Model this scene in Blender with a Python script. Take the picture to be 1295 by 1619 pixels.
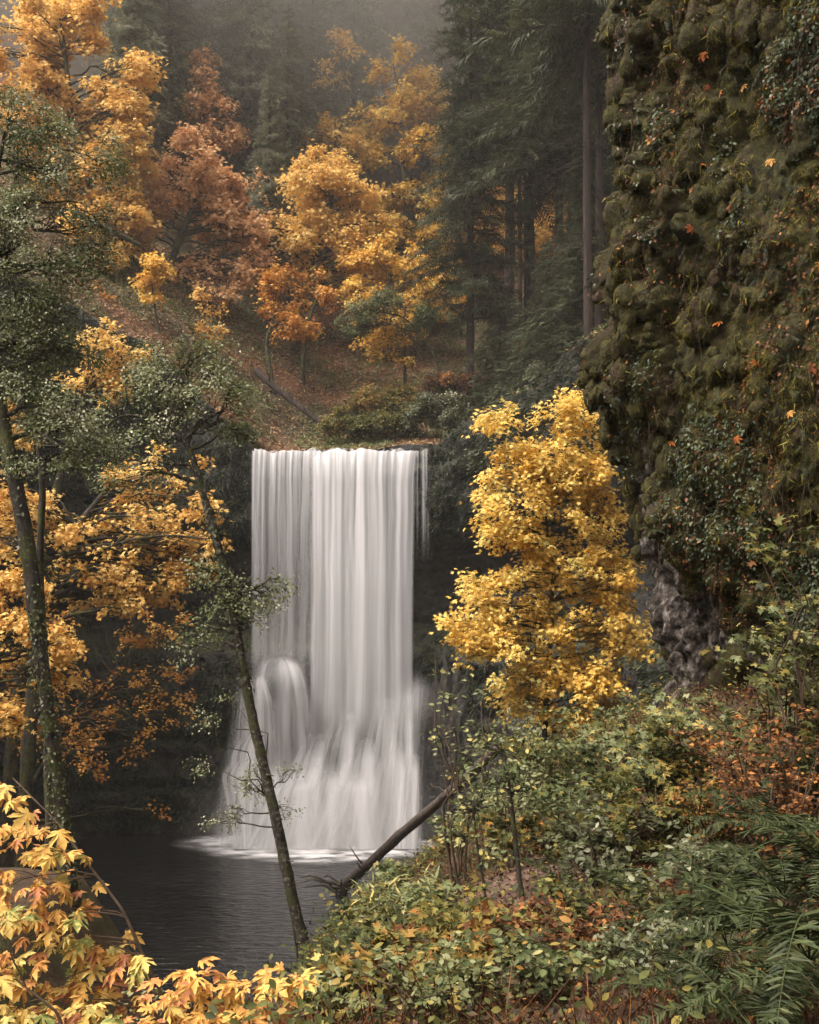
import bpy, math, random
import numpy as np
from mathutils import Vector, Matrix

scene = bpy.context.scene
COL = scene.collection
for o in list(bpy.data.objects):
    bpy.data.objects.remove(o)
rng = np.random.default_rng(11)
random.seed(5)

# ------------------------------------------------------------------ camera, world, sun, exposure
W0, H0, F, HY, CZ = 1295.0, 1619.0, 1574.0, 1005.0, 13.0
cam = bpy.data.cameras.new("camera")
cam.sensor_fit = 'VERTICAL'
cam.sensor_height = 36.0
cam.sensor_width = 36.0
cam.lens = 36.0 * F / H0
cam.shift_y = (HY - H0 / 2) / H0
cam.clip_start = 0.1
cam.clip_end = 2000
cam_o = bpy.data.objects.new("camera", cam)
cam_o.location = (0, 0, CZ)
cam_o.rotation_euler = (math.radians(90), 0, 0)
COL.objects.link(cam_o)
scene.camera = cam_o

SUN_EL, SUN_AZ = math.radians(56), math.radians(-112)      # azimuth from +Y, clockwise
world = bpy.data.worlds.new("World")
scene.world = world
world.use_nodes = True
nt = world.node_tree
nt.nodes.clear()
wo = nt.nodes.new('ShaderNodeOutputWorld')
bg = nt.nodes.new('ShaderNodeBackground')
sky = nt.nodes.new('ShaderNodeTexSky')
sky.sky_type = 'NISHITA'
sky.sun_disc = False
sky.sun_elevation = SUN_EL
sky.sun_rotation = SUN_AZ
sky.air_density = 1.0
sky.dust_density = 6.0
hs = nt.nodes.new('ShaderNodeHueSaturation')
hs.inputs['Saturation'].default_value = 0.12
tn = nt.nodes.new('ShaderNodeMixRGB')
tn.blend_type = 'MULTIPLY'
tn.inputs[0].default_value = 1.0
tn.inputs[2].default_value = (1.0, 0.925, 0.865, 1)
nt.links.new(sky.outputs[0], hs.inputs['Color'])
nt.links.new(hs.outputs[0], tn.inputs[1])
nt.links.new(tn.outputs[0], bg.inputs['Color'])
bg.inputs['Strength'].default_value = 0.13
nt.links.new(bg.outputs[0], wo.inputs['Surface'])

sun = bpy.data.lights.new("sun", 'SUN')
sun.energy = 1.5
sun.angle = math.radians(28)
sun.color = (1.0, 0.92, 0.84)
sun_o = bpy.data.objects.new("sun", sun)
sd = Vector((math.sin(SUN_AZ) * math.cos(SUN_EL), math.cos(SUN_AZ) * math.cos(SUN_EL), math.sin(SUN_EL)))
sun_o.rotation_euler = sd.to_track_quat('Z', 'Y').to_euler()
sun_o.location = (-20, -10, 80)
COL.objects.link(sun_o)

scene.view_settings.view_transform = 'Standard'
scene.view_settings.look = 'None'
scene.view_settings.gamma = 1.0
scene.view_settings.exposure = 1.5
scene.render.engine = 'CYCLES'
scene.cycles.use_denoising = True
scene.cycles.max_bounces = 6
scene.cycles.diffuse_bounces = 3
scene.cycles.glossy_bounces = 2
scene.cycles.transmission_bounces = 3
scene.cycles.volume_bounces = 1
scene.cycles.transparent_max_bounces = 14
scene.cycles.use_adaptive_sampling = True
scene.cycles.adaptive_threshold = 0.02
scene.cycles.sample_clamp_indirect = 4.0
scene.cycles.caustics_reflective = False
scene.cycles.caustics_refractive = False


def P(px, py, Y):
    return np.array([(px - W0 / 2) * Y / F, Y, CZ + (HY - py) * Y / F])


def PX(px, Y):
    return (px - W0 / 2) * Y / F


# ------------------------------------------------------------------ noise
def _hash(ix, iy, iz, seed):
    n = (ix * 374761393 + iy * 668265263 + iz * 2147483647 + seed * 974711) & 0xffffffff
    n = ((n ^ (n >> 13)) * 1274126177) & 0xffffffff
    n = (n ^ (n >> 16)) & 0xffffffff
    n = ((n ^ (n >> 15)) * 2246822519) & 0xffffffff
    return ((n ^ (n >> 13)) & 0xffffff) / float(0xffffff)


def vn(p, seed=0):
    p = np.asarray(p, float)
    i = np.floor(p).astype(np.int64)
    f = p - i
    f = f * f * (3 - 2 * f)
    r = 0
    for a in (0, 1):
        for b in (0, 1):
            for c in (0, 1):
                w = (f[..., 0] if a else 1 - f[..., 0]) * (f[..., 1] if b else 1 - f[..., 1]) * (f[..., 2] if c else 1 - f[..., 2])
                r = r + w * _hash(i[..., 0] + a, i[..., 1] + b, i[..., 2] + c, seed)
    return r * 2 - 1


def fbm(p, oct=4, seed=0, gain=0.5):
    p = np.asarray(p, float)
    r, a, s = 0, 1.0, 0
    for k in range(oct):
        r = r + a * vn(p * (2.03 ** k) + 17.3 * k, seed + k)
        s += a
        a *= gain
    return r / s


def worley(p, seed=0):
    p = np.asarray(p, float)
    i = np.floor(p).astype(np.int64)
    best = np.full(p.shape[:-1], 9.0)
    bid = np.zeros(p.shape[:-1])
    for a in (-1, 0, 1):
        for b in (-1, 0, 1):
            for c in (-1, 0, 1):
                ix, iy, iz = i[..., 0] + a, i[..., 1] + b, i[..., 2] + c
                qx = ix + _hash(ix, iy, iz, seed)
                qy = iy + _hash(ix, iy, iz, seed + 31)
                qz = iz + _hash(ix, iy, iz, seed + 67)
                d = np.sqrt((qx - p[..., 0]) ** 2 + (qy - p[..., 1]) ** 2 + (qz - p[..., 2]) ** 2)
                m = d < best
                best = np.where(m, d, best)
                bid = np.where(m, _hash(ix, iy, iz, seed + 99), bid)
    return best, bid


def norm(v):
    return v / np.maximum(np.linalg.norm(v, axis=-1, keepdims=True), 1e-9)


# ------------------------------------------------------------------ mesh building
class MB:
    def __init__(self):
        self.v, self.t, self.f3, self.f4, self.n = [], [], [], [], 0

    def add(self, v, f3=None, f4=None, tint=0.5):
        v = np.asarray(v, float).reshape(-1, 3)
        self.v.append(v)
        t = np.asarray(tint, float)
        self.t.append(np.full(len(v), float(t)) if t.ndim == 0 else t)
        if f3 is not None and len(f3):
            self.f3.append(np.asarray(f3).reshape(-1, 3) + self.n)
        if f4 is not None and len(f4):
            self.f4.append(np.asarray(f4).reshape(-1, 4) + self.n)
        self.n += len(v)

    def tube(self, pts, rad, sides=6, tint=0.5, rough=0.0):
        pts = np.asarray(pts, float)
        n = len(pts)
        rad = np.broadcast_to(np.asarray(rad, float), (n,))
        tg = norm(np.gradient(pts, axis=0))
        ref = np.array([0.31, 0.95, 0.05]) if abs(tg[0, 2]) > 0.7 else np.array([0.05, 0.1, 1.0])
        u = norm(np.cross(tg, ref))
        w = np.cross(tg, u)
        a = np.linspace(0, 2 * np.pi, sides, endpoint=False)
        r = rad[:, None] * (1 + (rough * fbm(np.stack([np.repeat(np.arange(n)[:, None] * .9, sides, 1), np.tile(np.cos(a) * 1.3, (n, 1)) + pts[0, 0], np.tile(np.sin(a) * 1.3, (n, 1))], -1), 2, 3) if rough else 0))
        v = pts[:, None] + r[..., None] * (np.cos(a)[None, :, None] * u[:, None] + np.sin(a)[None, :, None] * w[:, None])
        idx = np.arange(n * sides).reshape(n, sides)
        nx = np.roll(idx, -1, axis=1)
        f = np.stack([idx[:-1], nx[:-1], nx[1:], idx[1:]], -1).reshape(-1, 4)
        self.add(v.reshape(-1, 3), f4=f, tint=tint)
        k = self.n
        self.add([pts[-1] + tg[-1] * rad[-1] * 0.5], tint=tint)
        last = idx[-1] + (k - n * sides) - k
        m = np.stack([idx[-1] - n * sides, nx[-1] - n * sides, np.zeros(sides, int)], -1)
        self.f3.append(m + k)
        return self

    def leaves(self, tmpl, pos, fwd, nrm, size, tint):
        tv, tf = tmpl
        pos = np.asarray(pos, float)
        n = len(pos)
        if n == 0:
            return self
        nrm = norm(np.asarray(nrm, float))
        fwd = np.asarray(fwd, float)
        fwd = norm(fwd - nrm * (fwd * nrm).sum(-1, keepdims=True) + 1e-6)
        x = np.cross(fwd, nrm)
        size = np.broadcast_to(np.asarray(size, float), (n,))
        v = tv[None, :, 0, None] * x[:, None] + tv[None, :, 1, None] * fwd[:, None] + tv[None, :, 2, None] * nrm[:, None]
        v = v * size[:, None, None] + pos[:, None]
        k = len(tv)
        f = (tf[None] + (np.arange(n) * k)[:, None, None]).reshape(-1, 3)
        tint = np.broadcast_to(np.asarray(tint, float), (n,))
        self.add(v.reshape(-1, 3), f3=f, tint=np.repeat(tint, k))
        return self

    def mesh(self, name, mat, smooth=False, uv=None):
        me = bpy.data.meshes.new(name)
        v = np.concatenate(self.v)
        f3 = np.concatenate(self.f3) if self.f3 else np.zeros((0, 3), int)
        f4 = np.concatenate(self.f4) if self.f4 else np.zeros((0, 4), int)
        me.vertices.add(len(v))
        me.vertices.foreach_set('co', v.astype(np.float32).ravel())
        lv = np.concatenate([f3.ravel(), f4.ravel()]).astype(np.int32)
        tot = np.concatenate([np.full(len(f3), 3), np.full(len(f4), 4)]).astype(np.int32)
        st = np.concatenate([[0], np.cumsum(tot)[:-1]]).astype(np.int32)
        me.loops.add(len(lv))
        me.loops.foreach_set('vertex_index', lv)
        me.polygons.add(len(tot))
        me.polygons.foreach_set('loop_start', st)
        me.polygons.foreach_set('loop_total', tot)
        if smooth:
            me.polygons.foreach_set('use_smooth', np.ones(len(tot), bool))
        at = me.attributes.new('tint', 'FLOAT', 'POINT')
        at.data.foreach_set('value', np.concatenate(self.t).astype(np.float32))
        if uv is not None:
            ul = me.uv_layers.new(name='UVMap')
            ul.data.foreach_set('uv', uv[lv].astype(np.float32).ravel())
        me.update(calc_edges=True)
        me.validate(clean_customdata=False)
        if mat:
            me.materials.append(mat)
        return me


def tag(o, label=None, cat=None, group=None, kind=None):
    if label: o['label'] = label
    if cat: o['category'] = cat
    if group: o['group'] = group
    if kind: o['kind'] = kind
    return o


def link(name, me, parent=None, loc=None):
    o = bpy.data.objects.new(name, me)
    COL.objects.link(o)
    if loc is not None: o.location = loc
    if parent is not None: o.parent = parent
    return o


def thing(name, label, cat, loc=(0, 0, 0), group=None):
    o = link(name, None, loc=tuple(float(c) for c in loc))
    o.empty_display_size = 0.2
    return tag(o, label, cat, group)


def part(name, mb, mat, root, smooth=False):
    """mesh given in world coordinates, parented under root"""
    if not mb.v:
        return None
    L = np.array(root.location)
    mb.v = [v - L for v in mb.v]
    return link(name, mb.mesh(name, mat, smooth), root)


def copy_thing(src, loc, rz, sc, label=None, group=None):
    r = src.copy()
    COL.objects.link(r)
    r.location = loc
    r.rotation_euler = (0, 0, rz)
    r.scale = (sc, sc, sc) if not isinstance(sc, tuple) else sc
    if label: r['label'] = label
    if group: r['group'] = group
    for c in list(src.children):
        d = c.copy()
        COL.objects.link(d)
        d.parent = r
    return r


# ------------------------------------------------------------------ materials
def new_mat(name):
    m = bpy.data.materials.new(name)
    m.use_nodes = True
    m.node_tree.nodes.clear()
    return m, m.node_tree.nodes, m.node_tree.links


def ramp(N, stops, interp='LINEAR'):
    r = N.new('ShaderNodeValToRGB')
    r.color_ramp.interpolation = interp
    e = r.color_ramp.elements
    while len(e) > 1: e.remove(e[0])
    e[0].position = stops[0][0]
    e[0].color = (*stops[0][1], 1)
    for p_, c in stops[1:]:
        k = e.new(p_)
        k.color = (*c, 1)
    return r


def leaf_mat(name, stops, trans=0.35, rough=0.6, spec=0.2, blotch=0.0, bscale=14):
    m, N, L = new_mat(name)
    out = N.new('ShaderNodeOutputMaterial')
    at = N.new('ShaderNodeAttribute')
    at.attribute_name = 'tint'
    r = ramp(N, stops)
    if not blotch: L.new(at.outputs['Fac'], r.inputs[0])
    # small blotches inside each leaf
    tc = N.new('ShaderNodeTexCoord')
    nz = N.new('ShaderNodeTexNoise')
    nz.inputs['Scale'].default_value = bscale
    nz.inputs['Detail'].default_value = 2
    L.new(tc.outputs['Object'], nz.inputs['Vector'])
    if blotch:
        n5 = N.new('ShaderNodeTexNoise')
        n5.inputs['Scale'].default_value = bscale * 2.2
        n5.inputs['Detail'].default_value = 4
        L.new(tc.outputs['Object'], n5.inputs['Vector'])
        mr5 = N.new('ShaderNodeMapRange')
        mr5.inputs[1].default_value = .3; mr5.inputs[2].default_value = .7
        mr5.inputs[3].default_value = -blotch; mr5.inputs[4].default_value = blotch
        L.new(n5.outputs['Fac'], mr5.inputs[0])
        ad5 = N.new('ShaderNodeMath'); ad5.operation = 'ADD'; ad5.use_clamp = True
        L.new(at.outputs['Fac'], ad5.inputs[0]); L.new(mr5.outputs[0], ad5.inputs[1])
        L.new(ad5.outputs[0], r.inputs[0])
    mx = N.new('ShaderNodeMixRGB')
    mx.blend_type = 'MULTIPLY'
    r2 = ramp(N, [(0.3, (0.72, 0.66, 0.6)), (0.6, (1.1, 1.1, 1.1))])
    L.new(nz.outputs['Fac'], r2.inputs[0])
    mx.inputs[0].default_value = 1
    L.new(r.outputs[0], mx.inputs[1])
    L.new(r2.outputs[0], mx.inputs[2])
    pb = N.new('ShaderNodeBsdfPrincipled')
    pb.inputs['Roughness'].default_value = rough
    pb.inputs['Specular IOR Level'].default_value = spec
    L.new(mx.outputs[0], pb.inputs['Base Color'])
    tr = N.new('ShaderNodeBsdfTranslucent')
    L.new(mx.outputs[0], tr.inputs['Color'])
    ms = N.new('ShaderNodeMixShader')
    ms.inputs[0].default_value = trans
    L.new(pb.outputs[0], ms.inputs[1])
    L.new(tr.outputs[0], ms.inputs[2])
    L.new(ms.outputs[0], out.inputs['Surface'])
    return m


def noise_mat(name, stops, scale=3.0, detail=8, rough=0.9, bump=0.4, bscale=12, coords='Object', stretch=(1, 1, 1), second=None, spec=0.3, bdist=0.05, moss=None):
    m, N, L = new_mat(name)
    out = N.new('ShaderNodeOutputMaterial')
    tc = N.new('ShaderNodeTexCoord')
    mp = N.new('ShaderNodeMapping')
    mp.inputs['Scale'].default_value = stretch
    L.new(tc.outputs[coords], mp.inputs['Vector'])
    nz = N.new('ShaderNodeTexNoise')
    nz.inputs['Scale'].default_value = scale
    nz.inputs['Detail'].default_value = detail
    nz.inputs['Roughness'].default_value = 0.65
    L.new(mp.outputs[0], nz.inputs['Vector'])
    r = ramp(N, stops)
    L.new(nz.outputs['Fac'], r.inputs[0])
    colr = r.outputs[0]
    if second:                       # (stops, scale, lo, hi) : patches of another colouring
        n2 = N.new('ShaderNodeTexNoise')
        n2.inputs['Scale'].default_value = second[1]
        n2.inputs['Detail'].default_value = 6
        L.new(tc.outputs[coords], n2.inputs['Vector'])
        n3 = N.new('ShaderNodeTexNoise')
        n3.inputs['Scale'].default_value = scale * 2.7
        n3.inputs['Detail'].default_value = 6
        L.new(tc.outputs[coords], n3.inputs['Vector'])
        rr = ramp(N, second[0])
        L.new(n3.outputs['Fac'], rr.inputs[0])
        mr = N.new('ShaderNodeMapRange')
        mr.inputs[1].default_value = second[2]
        mr.inputs[2].default_value = second[3]
        L.new(n2.outputs['Fac'], mr.inputs[0])
        mx = N.new('ShaderNodeMixRGB')
        L.new(mr.outputs[0], mx.inputs[0])
        L.new(colr, mx.inputs[1])
        L.new(rr.outputs[0], mx.inputs[2])
        colr = mx.outputs[0]
    if moss:                         # (stops, lo, hi) : moss on what faces up
        ge = N.new('ShaderNodeNewGeometry')
        sx = N.new('ShaderNodeSeparateXYZ')
        L.new(ge.outputs['Normal'], sx.inputs[0])
        ad = N.new('ShaderNodeMath')
        ad.operation = 'ADD'
        n4 = N.new('ShaderNodeTexNoise')
        n4.inputs['Scale'].default_value = 1.3
        n4.inputs['Detail'].default_value = 5
        L.new(tc.outputs[coords], n4.inputs['Vector'])
        L.new(sx.outputs['Z'], ad.inputs[0])
        L.new(n4.outputs['Fac'], ad.inputs[1])
        mr = N.new('ShaderNodeMapRange')
        mr.inputs[1].default_value = moss[1]
        mr.inputs[2].default_value = moss[2]
        L.new(ad.outputs[0], mr.inputs[0])
        rm = ramp(N, moss[0])
        L.new(nz.outputs['Fac'], rm.inputs[0])
        mx = N.new('ShaderNodeMixRGB')
        L.new(mr.outputs[0], mx.inputs[0])
        L.new(colr, mx.inputs[1])
        L.new(rm.outputs[0], mx.inputs[2])
        colr = mx.outputs[0]
    pb = N.new('ShaderNodeBsdfPrincipled')
    pb.inputs['Roughness'].default_value = rough
    pb.inputs['Specular IOR Level'].default_value = spec
    L.new(colr, pb.inputs['Base Color'])
    if bump:
        nb = N.new('ShaderNodeTexNoise')
        nb.inputs['Scale'].default_value = bscale
        nb.inputs['Detail'].default_value = 8
        nb.inputs['Roughness'].default_value = 0.7
        L.new(mp.outputs[0], nb.inputs['Vector'])
        b = N.new('ShaderNodeBump')
        b.inputs['Strength'].default_value = bump
        b.inputs['Distance'].default_value = bdist
        L.new(nb.outputs['Fac'], b.inputs['Height'])
        L.new(b.outputs[0], pb.inputs['Normal'])
    L.new(pb.outputs[0], out.inputs['Surface'])
    return m


ORANGE = leaf_mat('orange_leaves', [(0, (0.56, 0.27, 0.06)), (0.3, (0.74, 0.43, 0.11)), (0.65, (0.85, 0.57, 0.17)), (1, (0.88, 0.66, 0.26))])
ORANGE_DEEP = leaf_mat('deep_orange_leaves', [(0, (0.40, 0.15, 0.03)), (0.4, (0.62, 0.29, 0.06)), (0.75, (0.76, 0.42, 0.10)), (1, (0.80, 0.52, 0.13))])
YELLOW = leaf_mat('yellow_leaves', [(0, (0.66, 0.36, 0.06)), (0.4, (0.84, 0.56, 0.12)), (0.8, (0.88, 0.66, 0.20)), (1, (0.66, 0.58, 0.20))])
RUSSET = leaf_mat('russet_leaves', [(0, (0.38, 0.18, 0.08)), (0.5, (0.70, 0.39, 0.18)), (1, (0.84, 0.56, 0.30))])
MAPLE_NEAR = leaf_mat('near_maple_leaves', [(0, (0.52, 0.22, 0.12)), (0.2, (0.68, 0.34, 0.10)), (0.5, (0.76, 0.50, 0.13)), (0.75, (0.66, 0.52, 0.17)), (1, (0.22, 0.27, 0.08))], trans=0.3, blotch=.22, bscale=18)
GREEN = leaf_mat('small_green_leaves', [(0, (0.035, 0.045, 0.018)), (0.5, (0.075, 0.085, 0.035)), (0.85, (0.15, 0.16, 0.09)), (1, (0.30, 0.31, 0.20))], trans=0.2, spec=0.32, rough=0.5)
GREYGREEN = leaf_mat('grey_green_leaves', [(0, (0.055, 0.075, 0.022)), (0.45, (0.13, 0.155, 0.052)), (0.8, (0.24, 0.26, 0.12)), (1, (0.46, 0.47, 0.33))], trans=0.3, spec=0.32, rough=0.5)
PALEGREEN = leaf_mat('pale_green_leaves', [(0, (0.04, 0.058, 0.018)), (0.5, (0.115, 0.14, 0.05)), (0.85, (0.24, 0.25, 0.12)), (1, (0.46, 0.37, 0.11))], trans=0.25, spec=0.3)
MIXED = leaf_mat('turning_leaves', [(0, (0.035, 0.042, 0.014)), (0.35, (0.10, 0.11, 0.032)), (0.6, (0.27, 0.22, 0.055)), (0.8, (0.34, 0.16, 0.04)), (1, (0.12, 0.045, 0.02))], trans=0.3)
BROWN = leaf_mat('dead_leaves', [(0, (0.035, 0.016, 0.009)), (0.5, (0.09, 0.04, 0.018)), (0.85, (0.20, 0.08, 0.025)), (1, (0.40, 0.18, 0.045))], trans=0.2)
LITTER = leaf_mat('leaf_litter', [(0, (0.03, 0.02, 0.012)), (0.4, (0.08, 0.04, 0.02)), (0.8, (0.20, 0.085, 0.03)), (1, (0.42, 0.20, 0.06))], trans=0.1)
NEEDLE = leaf_mat('dark_needles', [(0, (0.028, 0.036, 0.018)), (0.6, (0.070, 0.082, 0.042)), (1, (0.14, 0.145, 0.07))], trans=0.25, spec=0.2)
NEEDLE_FAR = leaf_mat('mist_paled_needles', [(0, (0.11, 0.12, 0.08)), (0.6, (0.22, 0.235, 0.16)), (1, (0.34, 0.34, 0.24))], trans=0.3, spec=0.2)  # far copy of the needles, mist paleness put into the colour
FERN = leaf_mat('fern_fronds', [(0, (0.011, 0.017, 0.007)), (0.5, (0.034, 0.047, 0.016)), (0.85, (0.085, 0.105, 0.042)), (1, (0.24, 0.20, 0.07))], trans=0.2, spec=0.25, rough=0.55)
IVY = leaf_mat('ivy_leaves', [(0, (0.02, 0.03, 0.012)), (0.6, (0.05, 0.07, 0.03)), (0.9, (0.10, 0.12, 0.06)), (1, (0.24, 0.09, 0.05))], trans=0.1, spec=0.3, rough=0.5)
MOSSF = leaf_mat('moss_tufts', [(0, (0.032, 0.027, 0.007)), (0.4, (0.095, 0.084, 0.018)), (0.75, (0.185, 0.162, 0.036)), (1, (0.28, 0.22, 0.07))], trans=0.2, spec=0.05, rough=0.95)
BARK = noise_mat('dark_bark', [(0.3, (0.012, 0.010, 0.008)), (0.55, (0.05, 0.04, 0.03)), (0.75, (0.11, 0.095, 0.075))], 9, bump=0.8, bscale=30, stretch=(1, 1, .25),
                 second=([(0.3, (0.03, 0.035, 0.01)), (0.7, (0.10, 0.10, 0.03))], 2.2, 0.48, 0.6))
BARK_RED = noise_mat('conifer_bark', [(0.3, (0.010, 0.007, 0.005)), (0.6, (0.045, 0.030, 0.023)), (0.8, (0.10, 0.07, 0.055))], 6, bump=1, bscale=16, bdist=.1, stretch=(1, 1, .15))
BARK_LICHEN = noise_mat('lichen_bark', [(0.35, (0.012, 0.010, 0.007)), (0.52, (0.05, 0.042, 0.03)), (0.66, (0.22, 0.20, 0.16))], 16, bump=0.9, bscale=40,
                        second=([(0.3, (0.02, 0.024, 0.008)), (0.7, (0.09, 0.095, 0.03))], 3, 0.5, 0.62))
TWIG = noise_mat('twigs', [(0.3, (0.03, 0.02, 0.014)), (0.7, (0.12, 0.08, 0.05))], 8, bump=0)
LOGM = noise_mat('log_bark', [(0.3, (0.03, 0.022, 0.018)), (0.6, (0.11, 0.085, 0.07)), (0.8, (0.20, 0.16, 0.135))], 5, bump=0.7, bscale=14, stretch=(1, 1, 1))

# ------------------------------------------------------------------ leaf templates (x across, y along, z normal), length about 1


def fan(outline):
    o = np.array(outline, float)
    v = np.concatenate([[[0, 0.12, 0]], o])
    n = len(o)
    f = np.array([[0, i + 1, (i + 1) % n + 1] for i in range(n)])
    return v, f


T_OVAL = (np.array([[0, 0, 0], [-.28, .45, .06], [0, 1, -.04], [.28, .45, .06]], float), np.array([[0, 2, 1], [0, 3, 2]]))
T_OVAL6 = (np.array([[0, 0, 0], [-.24, .28, .04], [-.25, .62, .03], [0, 1, -.06], [.25, .62, .03], [.24, .28, .04], [0, .45, -.03]], float),
           np.array([[6, 1, 0], [6, 2, 1], [6, 3, 2], [6, 4, 3], [6, 5, 4], [6, 0, 5]]))
T_MAPLE3 = fan([(0, 0, 0), (-.5, .12, -.08), (-.2, .38, .03), (-.42, .78, -.06), (-.08, .62, .03), (0, 1.05, -.1), (.08, .62, .03), (.42, .78, -.06), (.2, .38, .03), (.5, .12, -.08)])
_ml = [(0.02, 0, 0), (.16, -.08, -.02), (.36, -.10, -.07), (.30, .03, -.02), (.50, .06, -.09), (.62, .20, -.14), (.46, .24, -.06), (.34, .26, 0), (.24, .30, .02),
       (.38, .42, -.02), (.56, .48, -.09), (.58, .62, -.12), (.66, .82, -.19), (.48, .76, -.10), (.42, .68, -.06), (.30, .58, -.02), (.15, .48, .03),
       (.20, .66, 0), (.30, .80, -.06), (.18, .84, -.05), (.14, .98, -.1), (0, 1.18, -.2)]
T_MAPLE = fan(_ml + [(-x, y, z) for x, y, z in _ml[-2:0:-1]])
T_MAPLE = (np.concatenate([[[0, .10, .03]], T_MAPLE[0][1:]]), T_MAPLE[1])
T_LANCE = (np.array([[0, 0, 0], [-.085, .25, .02], [-.07, .65, .01], [0, 1, -.05], [.07, .65, .01], [.085, .25, .02]], float), np.array([[0, 3, 2], [0, 2, 1], [0, 4, 3], [0, 5, 4]]))
_sp = [[0, 0, 0], [-.02, 0, 0], [.02, 0, 0], [0, 1, -.12]]
_sf = [[1, 2, 3]]
for k in range(7):
    y = 0.08 + k * 0.12
    l = 0.30 * (1 - 0.6 * y)
    for s in (-1, 1):
        b = len(_sp)
        _sp += [[0, y, -.08 * y * y], [0, y + .075, -.08 * y * y], [s * l, y + .16 + .05 * (k % 2), -.12 - .08 * (k % 3)]]
        _sf.append([b, b + 1, b + 2])
T_SPRAY = (np.array(_sp, float), np.array(_sf))
T_BLADE = (np.array([[-.09, 0, 0], [.09, 0, 0], [0, 1, 0]], float), np.array([[0, 1, 2]]))


def rdir(n, r=rng):
    return norm(r.normal(size=(n, 3)))


# ------------------------------------------------------------------ ground shapes
def interp(x, xs, ys):
    return np.interp(x, xs, ys)


def H_low(x, y):
    x, y = np.asarray(x, float), np.asarray(y, float)
    n = fbm(np.stack([x * .35, y * .35, x * 0], -1), 4, 21)
    Xe = interp(y, [0, 5, 8, 15, 30, 45, 58, 62], [-.9, -.55, -.75, -1.15, -.1, 1.6, 2.0, 1.5])
    Ze = interp(y, [0, 4, 6, 9, 15, 30, 45, 58, 62], [11.3, 11.2, 10.7, 9.9, 8.5, 5.3, 2.5, .3, 0])
    sl = interp(y, [0, 5, 8, 15, 25, 40, 60], [.08, .12, .38, .68, .75, .8, 1.0])
    d = x - Xe
    right = np.where(d > 0, Ze + sl * np.minimum(d, 5.5), Ze + 1.7 * d)
    left = (-0.36 * y - 1 - x) * 1.3
    left = np.minimum(left, 30 + (left - 30) * .2)
    bench = 11.3 - 1.1 * np.maximum(0, y - 2.5) - np.maximum(0, -x - 6) * .2
    spur = 8.3 - 1.5 * np.maximum(0, x + 6.6) - .9 * np.maximum(0, y - 20) - .7 * np.maximum(0, 13 - y)
    z = np.maximum.reduce([right, left, bench, spur, np.full_like(x, -1.6)])
    return z + n * .35 * np.clip(z + 1.5, 0, 1)


def H_up(x, y):
    x, y = np.asarray(x, float), np.asarray(y, float)
    ax = interp(y, [20, 64, 80, 200], [25.2, 24.95, 33.0, 132])
    ax = interp(y, [20, 60, 66, 72, 80, 88, 130, 200], [25.6, 25.0, 25.2, 27.4, 33.2, 39, 82, 92])
    xl = interp(y, [60, 64, 72, 80, 95], [-10.8, -10.4, -6.6, -7.5, -12])
    dl = np.maximum(0, xl - x)
    left = interp(dl, [0, 2, 20, 60, 100], [0, 1.2, 15.0, 34, 44])
    xr = interp(y, [60, 80, 95], [1.2, 4.5, 10])
    dr = np.maximum(0, x - xr)
    rgt = interp(dr, [0, 5, 40, 80], [0, 2.2, 14, 24])
    n = fbm(np.stack([x * .18, y * .18, x * 0 + 3], -1), 5, 5)
    calm = np.clip(np.minimum(np.abs(x + 5) / 6, 1) + np.clip((y - 68) / 8, 0, 1), 0, 1)
    return ax + left + rgt + n * 1.5 * calm


def grid_mesh(name, X, Y, Z, mat, smooth=True, uv=False):
    n, m = X.shape
    mb = MB()
    idx = np.arange(n * m).reshape(n, m)
    f = np.stack([idx[:-1, :-1], idx[:-1, 1:], idx[1:, 1:], idx[1:, :-1]], -1).reshape(-1, 4)
    mb.add(np.stack([X, Y, Z], -1).reshape(-1, 3), f4=f)
    u = None
    if uv:
        a, b = np.meshgrid(np.linspace(0, 1, n), np.linspace(0, 1, m), indexing='ij')
        u = np.stack([b.ravel(), a.ravel()], -1)
    return link(name, mb.mesh(name, mat, smooth, u))


SOIL = noise_mat('forest_floor', [(0.3, (0.02, 0.013, 0.008)), (0.5, (0.065, 0.04, 0.022)), (0.7, (0.13, 0.075, 0.04))], 2.5, bump=0.8, bscale=9,
                 second=([(0.3, (0.025, 0.028, 0.008)), (0.7, (0.07, 0.075, 0.022))], .5, .45, .6))
xs = np.concatenate([np.linspace(-70, -14, 60, endpoint=False), np.linspace(-14, 14, 190), np.linspace(14.3, 45, 40)])
ys = np.concatenate([np.linspace(-14, 2, 14, endpoint=False), np.linspace(2, 30, 170, endpoint=False), np.linspace(30, 80, 100)])
gx, gy = np.meshgrid(xs, ys)
o = grid_mesh('ground', gx, gy, H_low(gx, gy), SOIL)
tag(o, kind='structure', label='brown earth banks of the gorge below the falls')

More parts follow.
